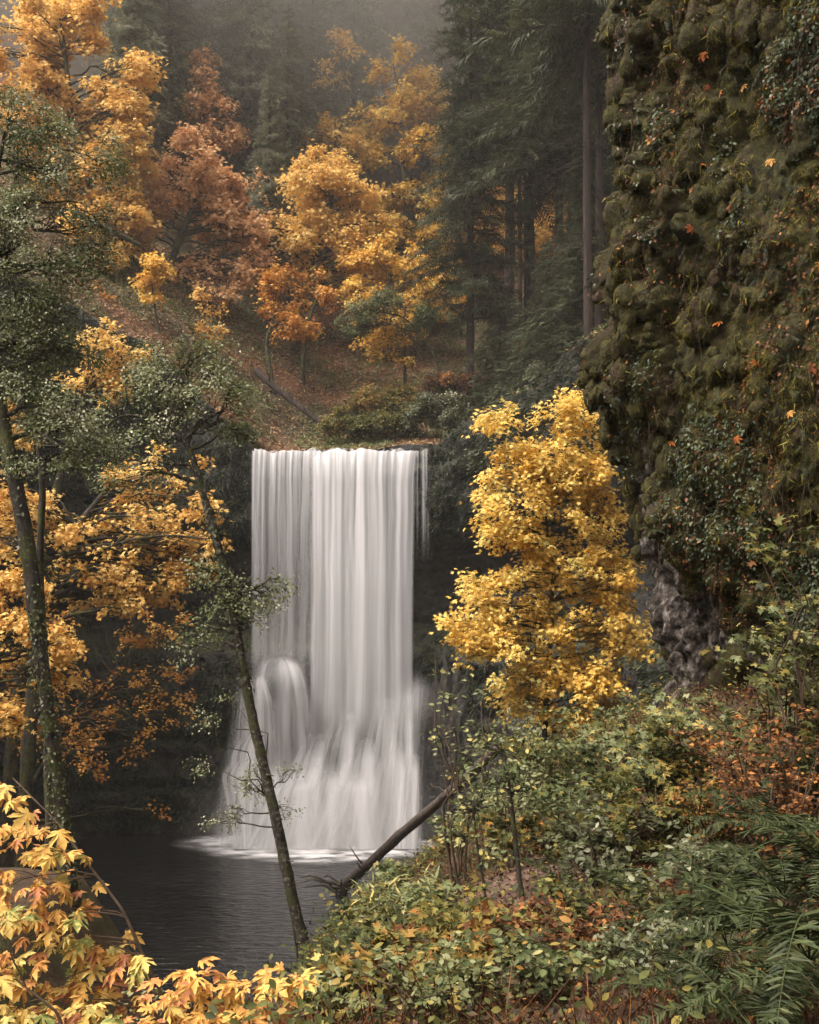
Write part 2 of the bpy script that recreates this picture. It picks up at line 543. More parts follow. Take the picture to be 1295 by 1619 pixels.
# gorge wall, swept along a plan curve, then the hillside above its rim
ctrl = np.array([(-46, 22), (-36, 40), (-28, 55), (-23, 64), (-17, 67.5), (-11.5, 66), (-10.2, 65.2), (-4, 65.4), (0.8, 65.2), (2.2, 64.6), (5, 62), (8.6, 54), (10.5, 44), (11.5, 34), (11.5, 24), (13, 14), (16, 4), (19, -6)], float)
cd = np.concatenate([[0], np.cumsum(np.linalg.norm(np.diff(ctrl, axis=0), axis=1))])
NS = 620
ss = np.linspace(0, cd[-1], NS)
pc = np.stack([np.interp(ss, cd, ctrl[:, 0]), np.interp(ss, cd, ctrl[:, 1])], -1)
ker = np.ones(21) / 21
pp = np.pad(pc, ((10, 10), (0, 0)), mode='edge')
pc = np.stack([np.convolve(pp[:, 0], ker, 'valid'), np.convolve(pp[:, 1], ker, 'valid')], -1)
tg = norm(np.gradient(pc, axis=0))
outn = np.stack([-tg[:, 1], tg[:, 0]], -1)          # outward = away from the pool


def wall_pt(pc_, on, v, rim):
    """v 0..1 bottom to top -> offset outward + height"""
    z = -1.5 + (rim + 1.5) * v
    f = z / 25.0
    prof = np.interp(f, [-.1, .05, .25, .42, .47, .50, .56, .70, .75, .80, .93, 1.0], [-1.6, -1.0, -.5, -.2, -.1, .9, 2.6, 2.9, 2.3, .1, -.25, .35])
    return prof, z


NV = 170
vv = np.linspace(0, 1, NV)
rim = H_up(pc[:, 0] + outn[:, 0] * .6, pc[:, 1] + outn[:, 1] * .6)
rimlow = np.minimum(rim, 27)
prof, zz = wall_pt(None, None, vv[None, :], rim[:, None])
bx = pc[:, 0, None] + outn[:, 0, None] * 0 * zz
by = pc[:, 1, None] + outn[:, 1, None] * 0 * zz
q = np.stack([bx * .5, by * .5, zz * .32], -1)
d1 = fbm(q, 5, 40)
wq, wid = worley(np.stack([bx * .55, by * .55, zz * .22], -1), 50)
d2 = (1 - wq) * .9
strata = vn(np.stack([bx * .05, by * .05, zz * 1.6], -1), 60) * .35
fine = fbm(np.stack([bx * 2.0, by * 2.0, zz * 1.6], -1), 5, 61, .62) * .75
fade = np.clip((rim[:, None] - zz) / 1.5, 0, 1)
off = prof * np.clip(1 - (np.abs(bx + 5) - 14) / 40, .4, 1) - (d1 * 1.0 + d2 * .5 + strata + fine) * (0.25 + .75 * fade)
behind = np.exp(-((bx + 5) / 5.6) ** 6)
off = off + behind * .5 * fade
ROCK = noise_mat('wet_basalt', [(0.3, (0.004, 0.0035, 0.003)), (0.5, (0.014, 0.011, 0.0095)), (0.62, (0.035, 0.028, 0.024)), (0.74, (0.13, 0.11, 0.098))], 2.6, bump=1.0, bscale=3.5, bdist=.3, rough=.55, spec=.5,
                 second=([(0.35, (0.005, 0.0055, 0.003)), (0.65, (0.03, 0.03, 0.012))], .9, .48, .6),
                 moss=([(0.35, (0.008, 0.011, 0.004)), (0.7, (0.055, 0.062, 0.02))], .95, 1.35))
o = grid_mesh('rock_cliff', bx + outn[:, 0, None] * off, by + outn[:, 1, None] * off, zz, ROCK)
tag(o, kind='structure', label='dark undercut basalt wall round the plunge pool')

NT = 150
tt = np.concatenate([np.linspace(0, 30, 95, endpoint=False), np.linspace(30, 110, NT - 95)])
hx = pc[:, 0, None] + outn[:, 0, None] * (tt[None] + .35)
hy = pc[:, 1, None] + outn[:, 1, None] * (tt[None] + .35)
hx[:, 0] = (bx + outn[:, 0, None] * off)[:, -1]
hy[:, 0] = (by + outn[:, 1, None] * off)[:, -1]
hz = H_up(hx, hy)
hz[:, 0] = rim
HILL = noise_mat('leafy_hillside', [(0.3, (0.02, 0.018, 0.010)), (0.5, (0.07, 0.058, 0.03)), (0.72, (0.15, 0.105, 0.055))], 1.2, bump=1.0, bscale=2.2, bdist=.3,
                 second=([(0.3, (0.05, 0.022, 0.012)), (0.7, (0.20, 0.09, 0.04))], .16, .46, .6))
o = grid_mesh('hillside', hx, hy, hz, HILL)
tag(o, kind='structure', label='steep leaf strewn hillside above the falls')

# far ridge closing the valley behind everything
a_, b_ = np.meshgrid(np.linspace(-260, 260, 90), np.linspace(118, 330, 40))
zr = 70 + 16 * fbm(np.stack([a_ * .02, b_ * .02, a_ * 0], -1), 3, 9) - np.maximum(0, 130 - b_) * .6 - np.abs(a_) * .06
o = grid_mesh('terrain', a_, b_, zr, HILL)
tag(o, kind='structure', label='ridge top behind the wooded hillside')

# ------------------------------------------------------------------ water
m, N, L = new_mat('pool_water')
out = N.new('ShaderNodeOutputMaterial')
pb = N.new('ShaderNodeBsdfPrincipled')
pb.inputs['Base Color'].default_value = (0.012, 0.012, 0.012, 1)
pb.inputs['Roughness'].default_value = 0.16
pb.inputs['Specular IOR Level'].default_value = 0.5
tc = N.new('ShaderNodeTexCoord')
mp = N.new('ShaderNodeMapping')
mp.inputs['Scale'].default_value = (.8, 2.0, 1)
mp.inputs['Rotation'].default_value = (0, 0, .25)
nz = N.new('ShaderNodeTexNoise')
nz.inputs['Scale'].default_value = 1.5
nz.inputs['Detail'].default_value = 4
nz.inputs['Distortion'].default_value = .6
b = N.new('ShaderNodeBump')
b.inputs['Strength'].default_value = 1.0
b.inputs['Distance'].default_value = .17
L.new(tc.outputs['Object'], mp.inputs[0]); L.new(mp.outputs[0], nz.inputs['Vector'])
L.new(nz.outputs['Fac'], b.inputs['Height']); L.new(b.outputs[0], pb.inputs['Normal'])
L.new(pb.outputs[0], out.inputs[0])
POOL = m
gx, gy = np.meshgrid(np.linspace(-45, 14, 60), np.linspace(8, 72, 60))
o = grid_mesh('water', gx, gy, gx * 0, POOL)
tag(o, kind='structure', label='dark rippled plunge pool')


def water_mat(name, uscale, vscale, lo, hi, amax=1.0, edge=0.06, top=0.0, bot=0.0, seed=0.0, mid=None, soften=0.0):
    """white falling water; alpha follows streaks along the flow (uv: u across, v down)"""
    m, N, L = new_mat(name)
    out = N.new('ShaderNodeOutputMaterial')
    uv = N.new('ShaderNodeUVMap')
    mp = N.new('ShaderNodeMapping')
    mp.inputs['Scale'].default_value = (uscale, vscale, 1)
    mp.inputs['Location'].default_value = (seed, seed * .7, seed)
    wob = N.new('ShaderNodeTexNoise'); wob.inputs['Scale'].default_value = 2.6; wob.inputs['Detail'].default_value = 2
    L.new(uv.outputs[0], wob.inputs['Vector'])
    wm = N.new('ShaderNodeVectorMath'); wm.operation = 'MULTIPLY_ADD'
    wm.inputs[1].default_value = (.075, 0, 0)
    L.new(wob.outputs['Color'], wm.inputs[0]); L.new(uv.outputs[0], wm.inputs[2])
    L.new(wm.outputs[0], mp.inputs[0])
    nz = N.new('ShaderNodeTexNoise')
    nz.inputs['Scale'].default_value = 1
    nz.inputs['Detail'].default_value = 3
    nz.inputs['Roughness'].default_value = .5
    L.new(mp.outputs[0], nz.inputs['Vector'])
    mr = N.new('ShaderNodeMapRange')
    mr.interpolation_type = 'SMOOTHSTEP'
    mr.inputs[1].default_value = .30
    mr.inputs[2].default_value = .68
    mr.inputs[3].default_value = lo
    mr.inputs[4].default_value = hi
    L.new(nz.outputs['Fac'], mr.inputs[0])
    sp = N.new('ShaderNodeSeparateXYZ')
    L.new(uv.outputs[0], sp.inputs[0])
    val = mr.outputs[0]

    def mul(a, c):
        k = N.new('ShaderNodeMath')
        k.operation = 'MULTIPLY'
        L.new(a, k.inputs[0])
        if isinstance(c, (int, float)): k.inputs[1].default_value = c
        else: L.new(c, k.inputs[1])
        return k.outputs[0]

    def ss(sock, a, b_):
        k = N.new('ShaderNodeMapRange')
        k.interpolation_type = 'SMOOTHSTEP'
        k.inputs[1].default_value = a
        k.inputs[2].default_value = b_
        L.new(sock, k.inputs[0])
        return k.outputs[0]
    n2 = N.new('ShaderNodeTexNoise')
    n2.inputs['Scale'].default_value = 3.3
    n2.inputs['Detail'].default_value = 3
    L.new(mp.outputs[0], n2.inputs['Vector'])
    if soften:
        kd = N.new('ShaderNodeMapRange'); kd.interpolation_type = 'SMOOTHSTEP'
        kd.inputs[1].default_value = .03; kd.inputs[2].default_value = .6; kd.inputs[4].default_value = soften
        L.new(sp.outputs[1], kd.inputs[0])
        mixf = N.new('ShaderNodeMix'); mixf.data_type = 'FLOAT'
        L.new(kd.outputs[0], mixf.inputs[0]); L.new(val, mixf.inputs[2]); mixf.inputs[3].default_value = (lo + hi) * .55
        val = mixf.outputs[0]
    n2.inputs['Scale'].default_value = .3
    n2.inputs['Detail'].default_value = 2
    kb = N.new('ShaderNodeMapRange')
    kb.inputs[1].default_value = .32; kb.inputs[2].default_value = .66
    kb.inputs[3].default_value = .62; kb.inputs[4].default_value = 1.15
    L.new(n2.outputs['Fac'], kb.inputs[0])
    val = mul(val, kb.outputs[0])
    if edge:
        val = mul(val, ss(sp.outputs[0], 0.0, edge))
        val = mul(val, ss(sp.outputs[0], 1.0, 1 - edge))
    if top: val = mul(val, ss(sp.outputs[1], 0.0, top))
    if bot: val = mul(val, ss(sp.outputs[1], 1.0, 1 - bot))
    if mid:
        rr = ramp(N, [(p_, (c, c, c)) for p_, c in mid])
        L.new(sp.outputs[1], rr.inputs[0])
        val = mul(val, rr.outputs[0])
    val = mul(val, amax)
    kc = N.new('ShaderNodeClamp'); L.new(val, kc.inputs[0]); val = kc.outputs[0]
    df = N.new('ShaderNodeBsdfDiffuse')
    df.inputs['Color'].default_value = (.86, .85, .86, 1)
    tr = N.new('ShaderNodeBsdfTranslucent')
    tr.inputs['Color'].default_value = (.86, .85, .86, 1)
    m1 = N.new('ShaderNodeMixShader')
    m1.inputs[0].default_value = .4
    L.new(df.outputs[0], m1.inputs[1]); L.new(tr.outputs[0], m1.inputs[2])
    tp = N.new('ShaderNodeBsdfTransparent')
    m2 = N.new('ShaderNodeMixShader')
    L.new(val, m2.inputs[0])
    L.new(tp.outputs[0], m2.inputs[1]); L.new(m1.outputs[0], m2.inputs[2])
    L.new(m2.outputs[0], out.inputs[0])
    return m


YF = 64.0
fall = thing('waterfall', 'broad white waterfall pouring over the undercut rock lip into the dark pool', 'waterfall', (P(530, 711, YF)[0], YF, 0))


def sheet(name, rows, mat, nu=60, nvv=60, pleat=.12, freq=3.0, seed=0):
    """rows: (v, pxL, pxR, py, Y) control lines down the flow"""
    rows = np.array(rows, float)
    v = np.linspace(0, 1, nvv)
    g = lambda k: np.interp(v, rows[:, 0], rows[:, k])
    kern = np.ones(5) / 5
    sm = lambda a: np.convolve(np.pad(a, 2, mode='edge'), kern, 'valid')
    pl, pr, py, Y = sm(g(1)), sm(g(2)), g(3), sm(g(4))
    u = np.linspace(0, 1, nu)
    px = pl[:, None] + (pr - pl)[:, None] * u[None]
    Yg = np.repeat(Y[:, None], nu, 1)
    X = (px - W0 / 2) * Yg / F
    Z = CZ + (HY - py[:, None]) * Yg / F
    Z = np.maximum(Z, -.2)
    Z += (vn(np.stack([X * 1.6, X * 0, X * 0 + seed], -1), 91) * .16 + vn(np.stack([X * 5, X * 0, X * 0 + seed], -1), 92) * .07) * np.clip(1 - v[:, None] * 6, 0, 1)
    pz = vn(np.stack([X * freq, Z * .06, X * 0], -1), seed) * pleat + vn(np.stack([X * freq * .35, Z * .04, X * 0], -1), seed + 9) * pleat * 1.5
    Yg = Yg - pz * np.clip(v[:, None] * 8, .15, 1) * (1 - .7 * np.clip(v[:, None], 0, 1)) - .5 * np.sin(np.pi * u)[None] * np.clip(v[:, None] * 2, 0, 1) * (pleat > .1)
    mb = MB()
    idx = np.arange(nvv * nu).reshape(nvv, nu)
    f = np.stack([idx[:-1, :-1], idx[:-1, 1:], idx[1:, 1:], idx[1:, :-1]], -1).reshape(-1, 4)
    mb.add(np.stack([X, Yg, Z], -1).reshape(-1, 3) - np.array(fall.location), f4=f)
    uvv = np.stack([np.tile(u, nvv), np.repeat(v, nu)], -1)
    return link(name, mb.mesh(name, mat, True, uvv), fall)


WM1 = water_mat('falling_water_main', 20, .8, .45, 1.1, 1.0, .04, 0, .2, 1.3, soften=.6)
WM1b = water_mat('falling_water_threads', 40, .9, -.25, .8, .6, .02, 0, .25, 8.3, soften=.5)
WM2 = water_mat('falling_water_left', 20, .8, .2, 1.0, .9, .03, 0, .12, 4.1, mid=[(0, .95), (.3, .75), (.6, .5), (.85, .55), (1, .9)], soften=.6)
WM3 = water_mat('cascade_water', 6, .9, .25, .95, .85, .28, .10, 0, 2.2, mid=[(0, 1), (.2, .85), (.5, .7), (.8, .9), (1, 1)])
WM4 = water_mat('cascade_water_fan', 6, .9, .2, 1.15, .95, .34, .3, 0, 6.2)
WM5 = water_mat('veil_water', 6, .6, .25, .95, .8, .4, .2, 0, 7.7)
WM6 = water_mat('trickle_water', 9, .5, -.5, 1.0, .6, .2, 0, .6, 5.5)
sheet('curtain', [(0, 490, 664, 712, 64.6), (.02, 488, 662, 713, 64.0), (.08, 490, 658, 745, 63.6), (.5, 492, 655, 930, 63.0), (1, 484, 654, 1215, 62.4)], WM1, 200, 70, .06, 3.2, 3)
sheet('curtain', [(0, 400, 672, 711, 64.7), (.02, 398, 668, 712, 64.2), (.08, 397, 664, 745, 63.9), (.5, 398, 656, 900, 63.4), (1, 396, 652, 1100, 63.0)], WM1b, 220, 70, .06, 4.2, 5)
sheet('curtain', [(0, 399, 505, 712, 64.5), (.03, 397, 505, 713, 64.05), (.1, 396, 503, 745, 63.7), (1, 396, 497, 1062, 63.1)], WM2, 120, 60, .06, 4.0, 8)
sheet('cascade', [(0, 432, 452, 1036, 63.4), (.03, 415, 468, 1040, 63.0), (.07, 403, 484, 1050, 62.5), (.13, 395, 497, 1072, 62.0), (.25, 389, 506, 1110, 61.8), (.5, 382, 514, 1180, 61.5), (1, 360, 535, 1342, 61.1)], WM3, 90, 60, .09, 2.4, 12)
sheet('cascade', [(0, 398, 418, 1062, 63.2), (.1, 388, 426, 1078, 62.7), (.3, 384, 440, 1110, 62.2), (1, 352, 470, 1342, 61.4)], WM3, 60, 50, .09, 2.4, 13)
RW = np.random.default_rng(14)
for k_, (cx_, ty, w_) in enumerate([(500, 1150, 70), (545, 1118, 80), (608, 1098, 70), (640, 1088, 50), (575, 1160, 80), (470, 1215, 90), (520, 1205, 80), (622, 1165, 70), (560, 1215, 90), (430, 1200, 70), (650, 1180, 44), (490, 1190, 80), (405, 1130, 50), (385, 1180, 50)]):
    Yc = 62.6 - (ty - 1088) * .011
    fan_ = .5 + .5 * (k_ % 3)
    dxl = (cx_ - 660) * .42 * (1342 - ty) / 230
    b1_, b2_ = max(cx_ + dxl - w_ * (.55 + .3 * fan_), 345 + 7 * (k_ % 5)), min(cx_ + dxl * .35 + w_ * (.6 + .2 * fan_), 672)
    sheet('cascade', [(0, cx_ - w_ * .2, cx_ + w_ * .25, ty, Yc), (.1, cx_ - w_ * .38, cx_ + w_ * .42, ty + 14, Yc - .3), (.3, cx_ - w_ * .5 + dxl * .25, cx_ + w_ * .5 + dxl * .1, ty + (1342 - ty) * .28, Yc - .6), (1, b1_, b2_, 1342, Yc - 1.6)], WM4, 60, 46, .1, 1.8, 40 + k_)
sheet('veil', [(0, 372, 410, 1060, 63.0), (.4, 356, 425, 1170, 62.2), (1, 318, 440, 1342, 61.3)], WM5, 50, 50, .2, 2, 33)
sheet('veil', [(0, 640, 690, 1060, 62.9), (.3, 640, 680, 1120, 62.4), (1, 636, 672, 1342, 61.6)], WM5, 50, 50, .2, 2, 35)
sheet('trickle', [(0, 648, 682, 713, 64.3), (.1, 648, 682, 722, 64.0), (1, 650, 680, 905, 63.7)], WM6, 60, 40, .1, 5, 37)

# foam skirt on the pool
m, N, L = new_mat('foam')
out = N.new('ShaderNodeOutputMaterial')
uv = N.new('ShaderNodeUVMap')
sp = N.new('ShaderNodeSeparateXYZ')
L.new(uv.outputs[0], sp.inputs[0])
mr = N.new('ShaderNodeMapRange')
mr.interpolation_type = 'SMOOTHSTEP'
mr.inputs[1].default_value = 1.0; mr.inputs[2].default_value = .62
L.new(sp.outputs[1], mr.inputs[0])
tc = N.new('ShaderNodeTexCoord')
mp = N.new('ShaderNodeMapping'); mp.inputs['Scale'].default_value = (.5, 1.1, 1)
nz = N.new('ShaderNodeTexNoise'); nz.inputs['Scale'].default_value = 1.1; nz.inputs['Detail'].default_value = 6
L.new(tc.outputs['Object'], mp.inputs[0]); L.new(mp.outputs[0], nz.inputs['Vector'])
r = ramp(N, [(.35, (.12, .12, .12)), (.62, (1, 1, 1))])
L.new(nz.outputs['Fac'], r.inputs[0])
k = N.new('ShaderNodeMath'); k.operation = 'MULTIPLY'
L.new(mr.outputs[0], k.inputs[0]); L.new(r.outputs[0], k.inputs[1])
df = N.new('ShaderNodeBsdfDiffuse'); df.inputs['Color'].default_value = (.85, .84, .84, 1)
tp = N.new('ShaderNodeBsdfTransparent')
m2 = N.new('ShaderNodeMixShader')
L.new(k.outputs[0], m2.inputs[0]); L.new(tp.outputs[0], m2.inputs[1]); L.new(df.outputs[0], m2.inputs[2])
L.new(m2.outputs[0], out.inputs[0])
FOAM = m
a = np.linspace(0, 2 * np.pi, 121)
rr = np.linspace(0, 1, 26)
cx, cy = P(510, 1335, 62)[0], 62.4
RX = 9.0 * (1 + .12 * vn(np.stack([np.cos(a) * 2, np.sin(a) * 2, a * 0], -1), 4))
RY = 6.4 * (1 + .2 * vn(np.stack([np.cos(a) * 3, np.sin(a) * 3, a * 0 + 5], -1), 4))
X = cx + np.cos(a)[None] * RX[None] * rr[:, None]
Yy = cy + np.sin(a)[None] * RY[None] * rr[:, None]
Zz = .03 + .35 * np.exp(-(rr[:, None] / .45) ** 2) + 0 * X
mb = MB()
idx = np.arange(X.size).reshape(X.shape)
mb.add(np.stack([X, Yy, Zz], -1).reshape(-1, 3) - np.array(fall.location), f4=np.stack([idx[:-1, :-1], idx[1:, :-1], idx[1:, 1:], idx[:-1, 1:]], -1).reshape(-1, 4))
link('foam', mb.mesh('foam', FOAM, True, np.stack([np.zeros(X.size), np.repeat(rr, 121)], -1)), fall)


# rocks under the cascades
def boulder(name, c, r, mat, seed, label=None, cat='rock', group=None, sub=90):
    th = np.linspace(0, np.pi, sub)
    ph = np.linspace(0, 2 * np.pi, sub * 2)
    T, Ph = np.meshgrid(th, ph, indexing='ij')
    d = np.stack([np.sin(T) * np.cos(Ph), np.sin(T) * np.sin(Ph), np.cos(T)], -1)
    dd = d.copy(); dd[:, -1] = dd[:, 0]
    k = 1 + .34 * fbm(dd * 1.6 + seed, 6, seed, .62) + .22 * (worley(dd * [3.5, 3.5, 7] + seed, seed)[0] - .5)
    v = dd * k[..., None] * np.array(r)
    o = grid_mesh(name, v[..., 0], v[..., 1], v[..., 2], mat)
    o.location = tuple(float(q) for q in c)
    if label: tag(o, label, cat, group)
    return o


boulder('boulder', P(446, 1220, 64.3), (2.1, 1.6, 6.4), ROCK, 3, 'tall black boulder under the left shoulder of the waterfall')
boulder('boulder', P(560, 1300, 64.4), (4.1, 2.4, 7.2), ROCK, 5, 'broad dark talus rock under the lower fan of the waterfall')
boulder('boulder', P(712, 1230, 63.6), (1.7, 1.6, 7.6), ROCK, 8, 'dark wet rock ledge just right of the lower cascade')


# ------------------------------------------------------------------ tree builders
def path(p0, p1, n=10, sag=0.0, wob=0.0, seed=0):
    t = np.linspace(0, 1, n)[:, None]
    p0, p1 = np.array(p0, float), np.array(p1, float)
    L_ = np.linalg.norm(p1 - p0)
    p = p0 + (p1 - p0) * t
    p[:, 2] += (4 * t * (1 - t))[:, 0] * sag * L_
    if wob:
        w = np.stack([vn(np.stack([t[:, 0] * 4 + seed * 3.1, t[:, 0] * 0 + k, t[:, 0] * 0 + seed], -1), k) for k in range(3)], -1)
        p += w * wob * L_ * np.sin(np.pi * t)
    return p


def fill(top, bot, n, r0, r1, seed, dz=1.0, flat=.7):
    """small crown lobes scattered inside an outline given by its upper and lower edge (photo pixels)"""
    R = np.random.default_rng(seed)
    tx, ty = np.array(top, float).T
    bx_, by_ = np.array(bot, float).T
    xs_ = np.linspace(tx[0], tx[-1], 200)
    w = np.clip(np.interp(xs_, bx_, by_) - np.interp(xs_, tx, ty), 1, None)
    c = np.cumsum(w) / w.sum()
    out = []
    for k in range(n):
        x = np.interp(R.random(), c, xs_)
        a, b_ = np.interp(x, tx, ty), np.interp(x, bx_, by_)
        r = R.uniform(r0, r1)
        y = a + r * flat * .7 + (b_ - a - r * flat * .7) * R.random()
        out.append((x, y, r, r * flat * R.uniform(.7, 1.2), R.normal() * dz))
    return out


def crown_tree(name, label, Y, trunk, lobes, leaf, size, mat, cat='tree', group=None, density=1.0, clus=24, cr=.45, bark=BARK, gap=.0, tint=(.5, .2), base_r=.25, seed=1,
               flat=.62, parts=('trunk', 'crown'), zfun=None, twig=True, sides=7, wob=.05, up=.8, droop=.35, leafx=2.2, filled=False):
    """trunk: list of (px,py,dY,r) from low to high; lobes: (px,py,rx,ry,dY) in photo pixels at depth Y+dY"""
    R = np.random.default_rng(seed)
    tp = np.array([np.append(P(a, b_, Y + c), r) for a, b_, c, r in trunk])
    x0, y0 = tp[0, 0], tp[0, 1]
    if zfun is not None:
        zg = float(zfun(x0, y0)) - .2
        if zg < tp[0, 2] - .05:
            tp = np.concatenate([[[x0 - (tp[1, 0] - x0) * .2, y0, zg, tp[0, 3] * 1.25]], tp])
    root = thing(name, label, cat, tp[0, :3], group)
    T = MB()
    s = np.linspace(0, 1, max(14, len(tp) * 7))
    ct = np.linspace(0, 1, len(tp))
    tk = np.stack([np.interp(s, ct, tp[:, k]) for k in range(4)], -1)
    kk = np.ones(5) / 5
    for k in range(3):
        tk[:, k] = np.convolve(np.pad(tk[:, k], 2, mode='edge'), kk, 'valid')
    T.tube(tk[:, :3], tk[:, 3], sides + 2, rough=.25)
    if bark is BARK_LICHEN:
        for q_ in range(9):
            k_ = int(R.integers(4, len(tk) * .7))
            az_ = R.random() * 6.28
            L_ = R.uniform(.10, .5)
            T.tube(path(tk[k_, :3], tk[k_, :3] + np.array([math.cos(az_) * L_, math.sin(az_) * L_, R.uniform(-.1, .3) * L_]), 6, 0, .1, q_), np.linspace(tk[k_, 3] * .4, .006, 6), 5)
    C = MB()
    if leaf is T_MAPLE3 and not filled:
        lobes = [(a + R.normal() * rx * .42, b_ + R.normal() * ry * .42, rx * k_, ry * k_ * .85, dY + R.normal() * rx * Y / F * .35) for (a, b_, rx, ry, dY) in lobes for k_ in R.uniform(.34, .66, 4)]
    for (a, b_, rx, ry, dY) in lobes:
        Yl = Y + dY
        c = P(a, b_, Yl)
        sx, sz = rx * Yl / F, ry * Yl / F
        sy = (sx + sz) * .5 * .85
        # limb from the trunk
        dist = np.linalg.norm(tk[:, :3] - c, axis=1) + np.maximum(0, tk[:, 2] - (c[2] - sz * .3)) * 3
        j = int(np.argmin(dist))
        j = min(j, len(tk) - 2)
        st = tk[j, :3]
        r0 = max(min(tk[j, 3] * (.4 if leaf is T_MAPLE3 else .65), base_r), .015)
        lp = path(st, c, 12, .06, wob * 1.5, int(R.integers(1000)))
        T.tube(lp, np.linspace(r0, r0 * .35, 12), sides, rough=.15)
        area = rx * ry * 3.14
        cpx = cr * F / Yl
        nc = max(3, int(area / (cpx * cpx * 3.14) * (4.6 if leaf is T_MAPLE3 else 5.5) * density))
        d = rdir(nc * 2, R)
        rad = R.random(nc * 2) ** .38
        pts = c + d * rad[:, None] * np.array([sx, sy, sz])
        pts += R.normal(size=pts.shape) * cr * .55
        if gap:
            g = fbm(pts / (cr * 3.2) + seed, 2, seed)
            pts = pts[np.argsort(-g)[:int(len(pts) * (1 - gap * .5))]]
        pts = pts[:nc]
        if len(pts) == 0: continue
        if twig:
            for q_ in pts[::max(1, len(pts) // 26)]:
                k = R.integers(4, 12)
                T.tube(path(lp[k], q_, 7, .05, wob * 2, int(R.integers(1000))), np.linspace(r0 * .3, r0 * .06 + .004, 7), 4)
        outw = norm((pts - c) / np.array([sx, sy, sz]) * [1, 1, .6] + [0, 0, .15])
        n_l = np.maximum(3, R.poisson(clus * (leafx if leaf is T_OVAL else 1), len(pts)))
        ci = np.repeat(np.arange(len(pts)), n_l)
        off_ = R.normal(size=(len(ci), 3)) * np.array([cr, cr, cr * flat]) * .62
        # clump plane tilts outward/down
        ow = outw[ci]
        off_[:, 2] -= (off_ * ow * [1, 1, 0]).sum(-1) * droop
        lp_ = pts[ci] + off_
        nn = R.normal(size=(len(ci), 3)) * .55 + np.array([0, -.25, up]) + ow * .5
        fw = ow * .8 + R.normal(size=(len(ci), 3)) * .6 + np.array([0, 0, -.45])
        tc_ = R.normal(size=len(pts)) * tint[1] * .95 + R.normal() * tint[1] * .5
        ti = np.clip(tint[0] + tc_[ci] + R.normal(size=len(ci)) * tint[1], 0, 1)
        C.leaves(leaf, lp_, fw, nn, size * R.uniform(.65, 1.2, len(ci)), ti)
    part(parts[0], T, bark, root, True)
    part(parts[1], C, mat, root)
    return root


def conifer_mesh(h, R_, c0, nb, seed, tw=12, spray=T_SPRAY, tsize=1.0, power=.75, lower_dead=0, trunk_r=.3, droop=.42, ragged=.25):
    R = np.random.default_rng(seed)
    T, C = MB(), MB()
    zs = np.linspace(-1.5, h, 22)
    wobx = np.cumsum(R.normal(size=22)) * .02
    tk = np.stack([wobx, np.cumsum(R.normal(size=22)) * .02, zs], -1)
    T.tube(tk, trunk_r * np.clip(1 - zs / h, .03, 1) ** .8, 9, rough=.12)
    POS, FW, NR, SZ, TI = [], [], [], [], []
    for i in range(nb):
        f = (i + R.random()) / nb
        z = c0 + (h - c0) * f
        az = i * 2.399 + R.normal() * .3
        Lb = (R_ * (1 - f) ** power + .25) * R.uniform(1 - ragged * 1.6, 1 + ragged)
        d = np.array([math.cos(az), math.sin(az), 0])
        t = np.linspace(0, 1, 8)[:, None]
        kx = np.interp(z, zs, tk[:, 0]); ky = np.interp(z, zs, tk[:, 1])
        bp = np.array([kx, ky, z]) + d * Lb * t + np.array([0, 0, 1]) * (.22 * Lb * t - droop * Lb * t * t)
        T.tube(bp, np.linspace(.018 * Lb + .008, .006, 8), 3)
        n = tw
        ts = np.clip(np.linspace(.12, 1, n) + R.normal(size=n) * .02, 0, 1)
        for s in (-1, 1, 0):
            if s == 0:
                ts2 = ts[n // 3::2]
            else:
                ts2 = ts
            p = np.stack([np.interp(ts2, t[:, 0], bp[:, k]) for k in range(3)], -1)
            side = np.array([-d[1], d[0], 0]) * s
            fw = d * R.uniform(.5, 1.0, (len(ts2), 1)) + side * 1.0 + np.array([0, 0, -.35]) + R.normal(size=(len(ts2), 3)) * .18
            if s == 0: fw = d + np.array([0, 0, -1.1]) + R.normal(size=(len(ts2), 3)) * .3
            POS.append(p); FW.append(fw)
            NR.append(np.array([0, 0, 1]) + R.normal(size=(len(ts2), 3)) * .35)
            SZ.append((.36 * Lb * (1 - .55 * ts2) + .22) * R.uniform(.7, 1.2, len(ts2)) * tsize)
            TI.append(np.clip(R.normal(size=len(ts2)) * .18 + .45 + R.normal() * .12, 0, 1))
    for i in range(lower_dead):
        z = R.uniform(c0 * .25, c0)
        az = R.random() * 6.28
        L_ = R.uniform(.8, 3.6)
        p0 = np.array([0, 0, z]); p1 = p0 + np.array([math.cos(az) * L_, math.sin(az) * L_, -.25 * L_])
        T.tube(path(p0, p1, 5, .05), np.linspace(.025, .006, 5), 3)
    C.leaves(spray, np.concatenate(POS), np.concatenate(FW), np.concatenate(NR), np.concatenate(SZ), np.concatenate(TI))
    return T, C


def conifer(label, px, Y, h, group=None, mat=NEEDLE, bark=BARK_RED, zf=H_up, rz=None, **kw):
    T, C = conifer_mesh(h, **kw)
    x = PX(px, Y)
    z = float(zf(x, Y))
    root = thing('conifer_tree', label, 'tree', (x, Y, z), group)
    link('trunk', T.mesh('trunk', bark, True), root)
    link('crown', C.mesh('crown', mat), root)
    return root


